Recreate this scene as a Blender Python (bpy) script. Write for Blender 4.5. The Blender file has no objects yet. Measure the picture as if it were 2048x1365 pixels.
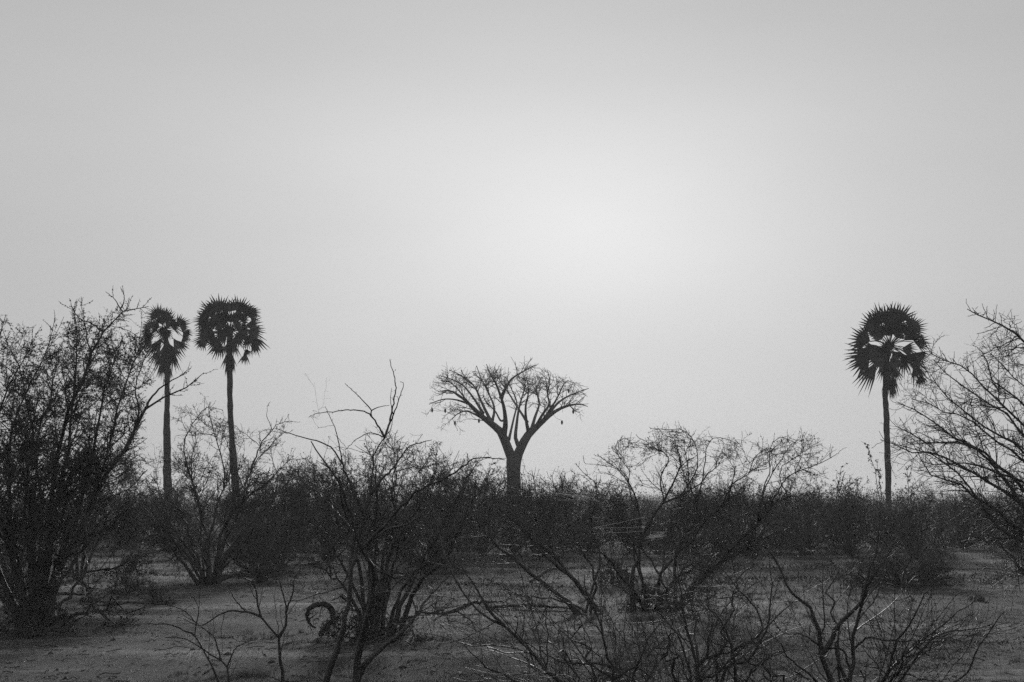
import bpy, math, random
import numpy as np
from mathutils import Vector
S = bpy.context.scene
COL = S.collection
rng = np.random.default_rng(7)
random.seed(7)

# ------------------------------------------------------------------ camera
FPX = 3982.0            # focal length in pixels of the 2048-wide photograph
EYE = 2.4
PITCH = math.atan(317.5 / FPX)
cam = bpy.data.cameras.new('camera'); cam.sensor_width = 36.0; cam.lens = FPX / 2048 * 36.0
cam.clip_start = 0.5; cam.clip_end = 5000
co = bpy.data.objects.new('camera', cam); COL.objects.link(co)
co.location = (0, 0, EYE); co.rotation_euler = (math.pi / 2 + PITCH, 0, 0)
S.camera = co

# ------------------------------------------------------------------ sky, sun, exposure
SKY_BASE, SKY_GLOW, SKY_WIDE, SKY_NISH = 4.19, 2.12, .99, .0259
SUN_EL = math.radians(7.7); SUN_AZ = math.radians(2.1)      # azimuth to the right of straight ahead
sd = Vector((math.sin(SUN_AZ) * math.cos(SUN_EL), math.cos(SUN_AZ) * math.cos(SUN_EL), math.sin(SUN_EL)))
w = bpy.data.worlds.new("World"); S.world = w; w.use_nodes = True
nt = w.node_tree; N = nt.nodes; Lk = nt.links; N.clear()
def wn(t, **k):
    n = N.new(t)
    for a, b in k.items(): setattr(n, a, b)
    return n
def wmath(op, a, b=None, c=None):
    n = wn('ShaderNodeMath', operation=op)
    for i, v in enumerate((a, b, c)):
        if v is None: continue
        if isinstance(v, (int, float)): n.inputs[i].default_value = v
        else: Lk.new(v, n.inputs[i])
    return n.outputs[0]
sky = wn('ShaderNodeTexSky', sky_type='NISHITA', sun_disc=False, sun_elevation=SUN_EL, sun_rotation=SUN_AZ,
         air_density=1.0, dust_density=2.0, ozone_density=1.0)
bw = wn('ShaderNodeRGBToBW'); Lk.new(sky.outputs[0], bw.inputs[0])
tc = wn('ShaderNodeTexCoord')
sep = wn('ShaderNodeSeparateXYZ'); Lk.new(tc.outputs['Generated'], sep.inputs[0])
az = wmath('ARCTAN2', sep.outputs[0], sep.outputs[1]); el = wmath('ARCSINE', sep.outputs[2])
def aureole(az0, el0, a, b, g):
    """brightening of the hazy sky round the sun, in sky angles (degrees)"""
    u = wmath('DIVIDE', wmath('SUBTRACT', az, math.radians(az0)), math.radians(a))
    v = wmath('DIVIDE', wmath('SUBTRACT', el, math.radians(el0)), math.radians(b))
    q = wmath('POWER', wmath('ADD', wmath('MULTIPLY', u, u), wmath('MULTIPLY', v, v)), .75)
    return wmath('MULTIPLY', wmath('EXPONENT', wmath('MULTIPLY', q, -1.0)), g)
glow = aureole(2.2, 7.8, 7.5, 4.25, SKY_GLOW)
wide = aureole(-4.9, 9.8, 21.0, 5.3, SKY_WIDE)
# soft veils of thin cloud
mp = wn('ShaderNodeMapping'); mp.inputs['Scale'].default_value = (3.0, 3.0, 11.0); Lk.new(tc.outputs['Generated'], mp.inputs[0])
nz = wn('ShaderNodeTexNoise'); nz.inputs['Scale'].default_value = 1.6; nz.inputs['Detail'].default_value = 3.0
nz.inputs['Roughness'].default_value = 0.45; Lk.new(mp.outputs[0], nz.inputs['Vector'])
veil = wmath('MULTIPLY_ADD', wmath('SUBTRACT', nz.outputs[0], 0.5), 0.13, 1.0)
tot = wmath('ADD', wmath('ADD', glow, wide), wmath('MULTIPLY', bw.outputs[0], SKY_NISH))
tot = wmath('MULTIPLY', wmath('ADD', tot, SKY_BASE), veil)
comb = wn('ShaderNodeCombineColor')
for i in range(3): Lk.new(tot, comb.inputs[i])
bg = wn('ShaderNodeBackground'); bg.inputs['Strength'].default_value = 0.10
Lk.new(comb.outputs[0], bg.inputs[0])
wo = wn('ShaderNodeOutputWorld'); Lk.new(bg.outputs[0], wo.inputs[0])

sl = bpy.data.lights.new('sun', 'SUN'); sl.energy = 3.4; sl.angle = math.radians(3); sl.color = (1, 1, 1)
so = bpy.data.objects.new('sun', sl); COL.objects.link(so)
so.rotation_euler = sd.to_track_quat('Z', 'Y').to_euler()
S.view_settings.view_transform = 'Standard'; S.view_settings.look = 'None'
S.view_settings.exposure = 0.0; S.view_settings.gamma = 1.0
S.render.engine = 'CYCLES'
S.cycles.use_denoising = False
S.cycles.use_adaptive_sampling = True; S.cycles.adaptive_threshold = 0.03; S.cycles.adaptive_min_samples = 32
S.cycles.sample_clamp_direct = 1.5; S.cycles.sample_clamp_indirect = 1.5
S.cycles.max_bounces = 5; S.cycles.diffuse_bounces = 2; S.cycles.glossy_bounces = 1
S.cycles.transmission_bounces = 2; S.cycles.volume_bounces = 0; S.cycles.transparent_max_bounces = 4

# ------------------------------------------------------------------ helpers
def gz(x, y):
    """ground height"""
    return (0.05 * np.sin(x * 0.31 + 1.3) * np.sin(y * 0.23) + 0.035 * np.sin(x * 0.9 + y * 0.4) +
            0.03 * np.sin(y * 0.55 - x * 0.2 + 2.0))
_cp, _sp = math.cos(PITCH), math.sin(PITCH)
def at(px, py, d):
    """point seen at photo pixel (px, py) and d metres down the view"""
    u = (px - 1024.0) / FPX; v = (682.5 - py) / FPX
    dy = _cp - v * _sp; dz = _sp + v * _cp
    s = d / dy
    return np.array((u * s, d, EYE + dz * s))
def dist_of(py):
    """distance of the ground seen at pixel row py"""
    v = (682.5 - py) / FPX
    return EYE / -((_sp + v * _cp) / (_cp - v * _sp))
def gp(px, py):
    p = at(px, py, dist_of(py)); p[2] = gz(p[0], p[1]); return p
def crop(x0, y0, s): return lambda pts: [(x0 + a * s, y0 + b * s) for a, b in pts]
R1 = crop(0, 560, .29297); R2 = crop(0, 940, .31136); R3 = crop(550, 700, .32242); R4 = crop(550, 1000, .26855)
R5 = crop(1050, 1000, .26855); R6 = crop(1500, 1000, .26758); R7 = crop(1100, 820, .29297); R8 = crop(1600, 580, .30769)
FULL = lambda p: p

def mat(name, col, rough=0.8, var=0.3, scale=6.0, trans=0.0, spec=0.25, bump=0.0, zs=1.0):
    m = bpy.data.materials.new(name); m.use_nodes = True
    n = m.node_tree.nodes; l = m.node_tree.links
    b = n['Principled BSDF']; b.inputs['Roughness'].default_value = rough
    b.inputs['Specular IOR Level'].default_value = spec
    t = n.new('ShaderNodeTexCoord'); mp = n.new('ShaderNodeMapping'); mp.inputs['Scale'].default_value = (1, 1, zs)
    l.new(t.outputs['Object'], mp.inputs[0])
    x = n.new('ShaderNodeTexNoise'); x.inputs['Scale'].default_value = scale; x.inputs['Detail'].default_value = 4
    l.new(mp.outputs[0], x.inputs['Vector'])
    r = n.new('ShaderNodeValToRGB')
    lo, hi = col * (1 - var), col * (1 + var)
    r.color_ramp.elements[0].position = .3; r.color_ramp.elements[1].position = .7
    r.color_ramp.elements[0].color = (lo, lo, lo, 1); r.color_ramp.elements[1].color = (hi, hi, hi, 1)
    l.new(x.outputs[0], r.inputs[0]); l.new(r.outputs[0], b.inputs['Base Color'])
    if bump:
        bp = n.new('ShaderNodeBump'); bp.inputs['Strength'].default_value = bump; bp.inputs['Distance'].default_value = 0.03
        l.new(x.outputs[0], bp.inputs['Height']); l.new(bp.outputs[0], b.inputs['Normal'])
    if trans:
        tr = n.new('ShaderNodeBsdfTranslucent'); l.new(r.outputs[0], tr.inputs[0])
        mx = n.new('ShaderNodeMixShader'); mx.inputs[0].default_value = trans
        l.new(b.outputs[0], mx.inputs[1]); l.new(tr.outputs[0], mx.inputs[2])
        l.new(mx.outputs[0], n['Material Output'].inputs['Surface'])
    return m
M = dict(
    bark=mat('dark_bark', .03, rough=.55, spec=.3, var=.5, scale=9, bump=.8, zs=.3),
    twig=mat('grey_twig', .045, rough=.55, spec=.35, var=.4, scale=3),
    leaf=mat('small_leaves', .045, spec=.12, var=.5, scale=2, trans=.3),
    palmtrunk=mat('palm_bark', .045, var=.35, scale=3, bump=.8, zs=6),
    frond=mat('palm_frond', .035, var=.4, scale=3, rough=.6, trans=.1),
    deadfrond=mat('dead_palm_frond', .055, var=.4, scale=4, trans=.15),
    baobark=mat('baobab_bark', .075, var=.3, scale=1.5, bump=.6, zs=.5),
    pod=mat('dry_fruit', .06, scale=8),
    dead=mat('weathered_dead_wood', .05, spec=.08, var=.5, scale=7, bump=.7, zs=.4),
    stone=mat('dark_stone', .05, var=.4, scale=5, bump=.8),
    grass=mat('dry_grass', .15, var=.8, scale=.6, trans=.35, rough=.6),
    tuft=mat('grass_tufts', .15, var=.7, scale=.9, trans=.4, rough=.6),
    cover=mat('low_herbs', .028, var=.5, scale=1.5, trans=.25),
    silk=mat('spider_silk', .8, var=.05, scale=9, trans=.5, rough=.25, spec=.8),
)
def tag(o, label, cat, group=None, kind=None):
    if label: o['label'] = label
    if cat: o['category'] = cat
    if group: o['group'] = group
    if kind: o['kind'] = kind
    return o
def thing(name, label, cat, loc, group=None):
    o = bpy.data.objects.new(name, None); COL.objects.link(o); o.location = [float(v) for v in loc]
    o.empty_display_size = .3
    return tag(o, label, cat, group)
def mesh_obj(name, V, F, mats, parent=None, origin=(0, 0, 0), midx=None, smooth=False):
    """V (n,3) world coordinates, F (m,k) faces all of the same k, or a list of such arrays"""
    Fs = F if isinstance(F, list) else [F]
    me = bpy.data.meshes.new(name)
    V = np.asarray(V, dtype=np.float32) - np.asarray(origin, dtype=np.float32)
    me.vertices.add(len(V)); me.vertices.foreach_set('co', V.ravel())
    loops = np.concatenate([f.ravel() for f in Fs]).astype(np.int32)
    tot = np.concatenate([np.full(len(f), f.shape[1]) for f in Fs]).astype(np.int32)
    me.loops.add(len(loops)); me.loops.foreach_set('vertex_index', loops)
    me.polygons.add(len(tot)); st = np.concatenate(([0], np.cumsum(tot)[:-1])).astype(np.int32)
    me.polygons.foreach_set('loop_start', st); me.polygons.foreach_set('loop_total', tot)
    for m in (mats if isinstance(mats, list) else [mats]): me.materials.append(m)
    if midx is not None: me.polygons.foreach_set('material_index', midx.astype(np.int32))
    if smooth: me.polygons.foreach_set('use_smooth', np.ones(len(tot), dtype=bool))
    me.update(calc_edges=True)
    o = bpy.data.objects.new(name, me); COL.objects.link(o)
    if parent is not None: o.parent = parent
    else: o.location = [float(v) for v in origin]
    return o
def unit(v): return v / np.maximum(np.linalg.norm(v, axis=-1, keepdims=True), 1e-9)
def tubes(P, R, k=3):
    """P (N,n,3), R (N,n) -> verts, quads (+ tip caps left open, tips are thin)"""
    P = np.asarray(P, float); R = np.asarray(R, float)
    Nn, n, _ = P.shape
    T = unit(np.gradient(P, axis=1))
    ref = np.tile(np.array((0.31, 0.92, 0.24)), (Nn, 1)); bad = np.abs((T.mean(1) * ref).sum(1)) > .8
    ref[bad] = (0.9, -0.2, 0.37)
    A = unit(np.cross(T, ref[:, None, :])); B = np.cross(T, A)
    a = np.arange(k) * 2 * np.pi / k
    V = P[:, :, None, :] + R[:, :, None, None] * (np.cos(a)[None, None, :, None] * A[:, :, None, :] + np.sin(a)[None, None, :, None] * B[:, :, None, :])
    idx = np.arange(Nn * n * k).reshape(Nn, n, k)
    a0 = idx[:, :-1, :]; a1 = np.roll(idx, -1, axis=2)[:, :-1, :]; b0 = idx[:, 1:, :]; b1 = np.roll(idx, -1, axis=2)[:, 1:, :]
    F = np.stack((a0, a1, b1, b0), axis=-1).reshape(-1, 4)
    return V.reshape(-1, 3), F
def smooth_line(pts, n, rad=None):
    """Catmull-Rom resample of a polyline (3D) into n points"""
    p = np.asarray(pts, float)
    L = np.concatenate(([0], np.cumsum(np.linalg.norm(np.diff(p, axis=0), axis=1))))
    q = np.vstack((2 * p[0] - p[1], p, 2 * p[-1] - p[-2]))
    t = np.linspace(0, L[-1], n); i = np.clip(np.searchsorted(L, t, side='right') - 1, 0, len(p) - 2)
    f = ((t - L[i]) / np.maximum(L[i + 1] - L[i], 1e-9))[:, None]
    a, b, c, d = q[i], q[i + 1], q[i + 2], q[i + 3]
    return .5 * (2 * b + (c - a) * f + (2 * a - 5 * b + 4 * c - d) * f ** 2 + (-a + 3 * b - 3 * c + d) * f ** 3)
def spawn(P, R, per_m, length, angle, npts=5, wig=.25, trop=(0, 0, .1), tmin=.2, rs=.6, rmax=.02, rtip=.002, taper_len=.5, rel=False, rmin=0.):
    Nn, n, _ = P.shape
    seg = np.linalg.norm(np.diff(P, axis=1), axis=2); L = seg.sum(1)
    c = rng.poisson(per_m * L * (1 - tmin)) if not rel else rng.poisson(np.full(Nn, float(per_m)))
    idx = np.repeat(np.arange(Nn), c); m = len(idx)
    if m == 0: return np.zeros((0, npts, 3)), np.zeros((0, npts))
    t = tmin + (1 - tmin) * rng.random(m) ** .85
    f = np.minimum(t * (n - 1), n - 1.001); i = f.astype(int); fr = (f - i)[:, None]
    base = P[idx, i] * (1 - fr) + P[idx, i + 1] * fr
    rad = R[idx, i] * (1 - fr[:, 0]) + R[idx, i + 1] * fr[:, 0]
    tan = unit(P[idx, i + 1] - P[idx, i])
    pr = rng.normal(size=(m, 3)); pr -= (pr * tan).sum(1, keepdims=True) * tan; pr = unit(pr)
    a = rng.uniform(*angle, size=m)[:, None]
    d = np.cos(a) * tan + np.sin(a) * pr
    ln = rng.uniform(*length, size=m) * (1 - taper_len * t)
    out = np.zeros((m, npts, 3)); out[:, 0] = base
    z = rng.normal(size=(m, 3)); 
    for k in range(1, npts):
        z = rng.normal(size=(m, 3)) * .7 - z * .5
        d = unit(d + wig * z + np.array(trop)); out[:, k] = out[:, k - 1] + d * (ln / (npts - 1))[:, None]
    r0 = np.maximum(np.minimum(rad * rs, rmax), rmin)
    rr = r0[:, None] * (1 - np.linspace(0, 1, npts)) + np.minimum(rtip, r0)[:, None] * np.linspace(0, 1, npts)
    return out, rr
def leaves(P, per_m, size, spread=.02, tmin=0.):
    """little leaf triangles / kites on the twigs"""
    Nn, n, _ = P.shape
    L = np.linalg.norm(np.diff(P, axis=1), axis=2).sum(1)
    idx = np.repeat(np.arange(Nn), rng.poisson(per_m * L)); m = len(idx)
    f = np.minimum((tmin + (1 - tmin) * rng.random(m)) * (n - 1), n - 1.001); i = f.astype(int); fr = (f - i)[:, None]
    c = P[idx, i] * (1 - fr) + P[idx, i + 1] * fr + rng.normal(size=(m, 3)) * spread
    a = unit(rng.normal(size=(m, 3))); b = rng.normal(size=(m, 3)); b -= (b * a).sum(1, keepdims=True) * a; b = unit(b)
    s = rng.uniform(*size, size=m)[:, None]
    V = np.stack((c - a * s, c + b * s * .45, c + a * s, c - b * s * .45), axis=1).reshape(-1, 3)
    return V, np.arange(m * 4).reshape(m, 4)
def cat(L):
    Vs, Fs, o = [], [], 0
    for V, F in L:
        if len(V) == 0: continue
        Vs.append(V); Fs.append(F + o); o += len(V)
    if not Vs: return np.zeros((0, 3)), np.zeros((0, 4), int)
    return np.vstack(Vs), np.vstack(Fs)

def limb3d(pts, d, lean, n=12, wig=.0, jitter=0.0, bend=0.0):
    """photo polyline -> 3D limb at distance d, running 'lean' metres away from or towards the viewer"""
    k = len(pts)
    q = []
    for i, (x, y) in enumerate(pts):
        t = i / (k - 1)
        q.append(at(x, y, d + jitter + lean * t ** 1.2 + bend * math.sin(t * math.pi)))
    p = smooth_line(q, n)
    if wig: p[1:] += rng.normal(size=(n - 1, 3)) * wig
    return p
def rad_line(n, r0, r1, pw=.8): return r0 + (r1 - r0) * np.linspace(0, 1, n) ** pw

def woody(name, label, cat_name, base, limbs, radii, spec, group=None, bark='bark', tw='twig', lf='leaf', lift=True, sides=6):
    """limbs: list of (n,3) arrays; each becomes a stem part; twigs and leaves grow from all of them"""
    root = thing(name, label, cat_name, base, group)
    LP = np.array(limbs); LR = np.array(radii)
    for p, r in zip(LP, LR):
        V, F = tubes(p[None], r[None], sides)
        mesh_obj('stem', V, F, M[bark], root, base, smooth=True)
    parts, lv, gens = grow(LP, LR, spec)
    V, F = cat([tubes(p, r, 3) for p, r in parts])
    mesh_obj('twigs', V, F, M[tw], root, base)
    if lv is not None:
        mesh_obj('leaves', lv[0], lv[1], M[lf], root, base)
    return root
def grow(LP, LR, spec):
    P, R = LP, LR; parts = []; gens = [(P, R)]
    for g in spec['gens']:
        src = gens[g.get('src', -1)]
        kw = {k: v for k, v in g.items() if k not in ('src', 'free')}
        P, R = spawn(src[0], src[1], **kw); P = np.array(P)
        if 'env' in spec and len(P) and not g.get('free'):
            ex, ez = spec['env']; slack = rng.exponential(.13, len(P)) * spec.get('slack', 1.)
            over = (P[:, :, 2] - np.interp(P[:, :, 0], ex, ez)).max(1)
            k = over < slack; P, R = P[k], R[k]
        if len(P): P[:, :, 2] = np.maximum(P[:, :, 2], .03)
        parts.append((P, R)); gens.append((P, R))
    lv = None
    if 'leaf' in spec:
        l = []
        for gi, per_m, size, spread in spec['leaf']:
            l.append(leaves(gens[gi][0], per_m, size, spread))
        lv = cat(l)
    return parts, lv, gens
def crown(d, pts):
    """crown outline given in photo pixels -> world x and top height at distance d"""
    q = np.array([at(x, y, d) for x, y in pts]); return q[:, 0], q[:, 2]
def fan(base, h, w, n, npts=10, droop=.15, low=.15, r0=.05, r1=.008, seed_dir=None):
    """limbs spreading from a base like a thorn bush"""
    out, rad = [], []
    for i in range(n):
        az = i * 2.399 + rng.uniform(-.4, .4); e = (i + .5) / n
        q = rng.uniform(.72, 1.06)
        rx = w * math.sqrt(max(0.03, 1 - e * e)) * q
        hz = h * (low + (1 - low) * e) * q
        end = np.array((math.cos(az) * rx, math.sin(az) * rx, hz))
        t = np.linspace(0, 1, npts)[:, None]
        b = np.array((math.cos(az) * .05 * w, math.sin(az) * .05 * w, 0))
        ctrl = np.array((end[0] * .42, end[1] * .42, hz * rng.uniform(.6, .85)))
        p = (1 - t) ** 2 * b + 2 * t * (1 - t) * ctrl + t ** 2 * end
        p[:, 2] -= droop * h * (t[:, 0] ** 3) * rng.uniform(0, 1)
        p[1:] += rng.normal(size=(npts - 1, 3)) * .025 * h * t[1:]
        p[:, 2] = np.maximum(p[:, 2], 0)
        p[0, 2] -= .05
        out.append(p + np.asarray(base)); rad.append(rad_line(npts, r0 * rng.uniform(.6, 1.1), r1))
    return out, rad
D = math.radians
TAU = (D(20), D(65))

# ------------------------------------------------------------------ ground
def make_ground():
    ys = np.concatenate((np.linspace(-60, 10, 12), np.linspace(12, 70, 150), np.linspace(72, 140, 60), np.linspace(150, 1100, 30)))
    xs = np.concatenate((np.linspace(-800, -60, 12), np.linspace(-50, 50, 240), np.linspace(60, 800, 12)))
    X, Y = np.meshgrid(xs, ys)
    Z = gz(X, Y)
    r = np.random.default_rng(3)
    for _ in range(40):      # little hummocks
        cx, cy, s, a = r.uniform(-22, 22), r.uniform(24, 90), r.uniform(.6, 2.0), r.uniform(.02, .07)
        Z += a * np.exp(-(((X - cx) / (s * 1.8)) ** 2 + ((Y - cy) / s) ** 2))
    n, m = X.shape
    V = np.stack((X, Y, Z), -1).reshape(-1, 3)
    idx = np.arange(n * m).reshape(n, m)
    F = np.stack((idx[:-1, :-1], idx[:-1, 1:], idx[1:, 1:], idx[1:, :-1]), -1).reshape(-1, 4)
    m_ = bpy.data.materials.new('dry_ground'); m_.use_nodes = True
    nn = m_.node_tree.nodes; l = m_.node_tree.links; b = nn['Principled BSDF']
    b.inputs['Roughness'].default_value = 1.0; b.inputs['Specular IOR Level'].default_value = .05
    t = nn.new('ShaderNodeTexCoord')
    def noise(scale, sx, sy, det=5, rough=.6):
        mp = nn.new('ShaderNodeMapping'); mp.inputs['Scale'].default_value = (sx, sy, 1); l.new(t.outputs['Object'], mp.inputs[0])
        x = nn.new('ShaderNodeTexNoise'); x.inputs['Scale'].default_value = scale; x.inputs['Detail'].default_value = det
        x.inputs['Roughness'].default_value = rough; l.new(mp.outputs[0], x.inputs['Vector']); return x.outputs[0]
    def ma(op, a, b_):
        q = nn.new('ShaderNodeMath'); q.operation = op
        for i, v in enumerate((a, b_)):
            if isinstance(v, (int, float)): q.inputs[i].default_value = v
            else: l.new(v, q.inputs[i])
        return q.outputs[0]
    big = noise(.3, .45, 1.0, 5, .65); fine = noise(7, 1, 1.0, 6, .7); vf = noise(40, 1, 1, 3, .7)
    r1 = nn.new('ShaderNodeValToRGB'); e = r1.color_ramp.elements
    e[0].position = .36; e[0].color = (.022,) * 3 + (1,); e[1].position = .66; e[1].color = (.23,) * 3 + (1,)
    e = r1.color_ramp.elements.new(.52); e.color = (.06,) * 3 + (1,)
    l.new(big, r1.inputs[0])
    r2 = nn.new('ShaderNodeValToRGB'); e = r2.color_ramp.elements
    e[0].position = .3; e[0].color = (.45,) * 3 + (1,); e[1].position = .7; e[1].color = (1.5,) * 3 + (1,)
    l.new(ma('ADD', ma('MULTIPLY', fine, .6), ma('MULTIPLY', vf, .4)), r2.inputs[0])
    mx = nn.new('ShaderNodeMix'); mx.data_type = 'RGBA'; mx.blend_type = 'MULTIPLY'; mx.inputs[0].default_value = 1
    l.new(r1.outputs[0], mx.inputs[6]); l.new(r2.outputs[0], mx.inputs[7]); l.new(mx.outputs[2], b.inputs['Base Color'])
    bp = nn.new('ShaderNodeBump'); bp.inputs['Strength'].default_value = 1; bp.inputs['Distance'].default_value = .06
    l.new(ma('ADD', fine, ma('MULTIPLY', vf, .35)), bp.inputs['Height']); l.new(bp.outputs[0], b.inputs['Normal'])
    o = mesh_obj('ground', V, F, m_, smooth=True)
    o['kind'] = 'structure'
    return X, Y, Z
GX, GY, GZ = make_ground()

def patch(x, y, s=1.0, ph=0.0):
    return (np.sin(x * .37 * s + 1.7 * np.sin(y * .19 * s + ph)) + np.sin(y * .53 * s + 1.1 * np.sin(x * .29 * s) + ph * 2) +
            .7 * np.sin(x * 1.3 * s + y * .9 * s + ph))
def blades(n, d0, d1, hgt, wid, thr, ph, lean=.5):
    y = d0 + (d1 - d0) * rng.random(n) ** 1.3
    x = (rng.random(n) * 2 - 1) * (y * .262 + 3)
    k = patch(x * .55, y * 1.25, 1.0, ph) + rng.normal(size=n) * .35 > thr
    # tufts
    x, y = x[k], y[k]; m = len(x)
    x = x + rng.normal(size=m) * .02
    b = np.stack((x, y, gz(x, y) - .01), -1)
    a = rng.uniform(0, 2 * np.pi, m); s = np.stack((np.cos(a), np.sin(a), np.zeros(m)), -1) * (rng.uniform(.6, 1.4, m) * wid)[:, None]
    h = rng.uniform(.4, 1.2, m) * hgt
    tip = b + np.stack((rng.normal(size=m) * lean * h, rng.normal(size=m) * lean * h, h), -1)
    V = np.stack((b - s, b + s, tip), 1).reshape(-1, 3)
    return V, np.arange(m * 3).reshape(m, 3)
tag(mesh_obj('grass', *cat([blades(420000, 22, 60, .032, .005, -.9, 0.), blades(180000, 50, 125, .06, .012, -.5, 0.)]), M['grass']),
    'short dry sunlit grass covering the open ground', 'grass', kind='stuff')
tag(mesh_obj('ground_herbs', *cat([blades(150000, 22, 60, .055, .008, 1.0, 2.1, .8), blades(90000, 55, 125, .12, .018, .8, 2.1, .8)]), M['cover']),
    'dark low herbs growing in patches across the ground', 'herbs', kind='stuff')

def tussocks():
    n = 2600; y = 23 + 70 * rng.random(n) ** 1.4; x = (rng.random(n) * 2 - 1) * (y * .262 + 2)
    k = patch(x * .5, y, 1.0, 4.) > -.2; x, y = x[k], y[k]; n = len(x); m = 46
    r = rng.uniform(.04, .16, n).repeat(m); a = rng.uniform(0, 6.28, n * m); q = np.sqrt(rng.random(n * m))
    bx = x.repeat(m) + np.cos(a) * r * q; by = y.repeat(m) + np.sin(a) * r * q
    h = rng.uniform(.06, .18, n).repeat(m) * rng.uniform(.5, 1.1, n * m)
    b = np.stack((bx, by, gz(bx, by) - .01), -1); s = np.stack((rng.normal(size=n * m), rng.normal(size=n * m) * .5, np.zeros(n * m)), -1) * .004
    tip = b + np.stack((np.cos(a) * q * h * .7, np.sin(a) * q * h * .7, h), -1)
    return np.stack((b - s, b + s, tip), 1).reshape(-1, 3), np.arange(n * m * 3).reshape(-1, 3)
tag(mesh_obj('grass_tussocks', *tussocks(), M['tuft']), 'small tufts of dry grass dotted over the ground', 'grass', kind='stuff')
def litter():
    n = 5200; y = 22 + 60 * rng.random(n) ** 1.5; x = (rng.random(n) * 2 - 1) * (y * .262 + 2)
    a = rng.uniform(0, 6.28, n); L = rng.exponential(.09, n) + .04; d = np.stack((np.cos(a), np.sin(a), rng.uniform(-.05, .25, n)), -1)
    p0 = np.stack((x, y, gz(x, y) + .008), -1); P = p0[:, None] + d[:, None] * (np.linspace(0, 1, 4)[None, :, None] * L[:, None, None])
    P[:, 1:3] += rng.normal(size=(n, 2, 3)) * (.06 * L)[:, None, None]; P[:, :, 2] = np.maximum(P[:, :, 2], gz(P[:, :, 0], P[:, :, 1]) + .004)
    return tubes(P, np.tile(rng.uniform(.003, .009, n)[:, None], (1, 4)), 3)
tag(mesh_obj('twig_litter', *litter(), M['dead']), 'broken twigs and sticks littering the ground', 'litter', kind='stuff')
def clods():
    n = 1500; y = 22 + 60 * rng.random(n) ** 1.5; x = (rng.random(n) * 2 - 1) * (y * .262 + 2)
    s = (rng.exponential(.012, n) + .01)[:, None, None]
    o8 = np.array([(1, 0, 0), (0, 1, 0), (-1, 0, 0), (0, -1, 0), (0, 0, .8), (0, 0, -.5)], float)
    V = np.stack((x, y, gz(x, y) + .005), -1)[:, None] + o8[None] * s * rng.uniform(.6, 1.4, (n, 6, 1))
    f = np.array([(0, 1, 4), (1, 2, 4), (2, 3, 4), (3, 0, 4), (1, 0, 5), (2, 1, 5), (3, 2, 5), (0, 3, 5)])
    return V.reshape(-1, 3), (f[None] + (np.arange(n) * 6)[:, None, None]).reshape(-1, 3)
tag(mesh_obj('soil_clods', *clods(), M['stone']), 'small dark clods and dung scattered on the ground', 'clods', kind='stuff')

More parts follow.
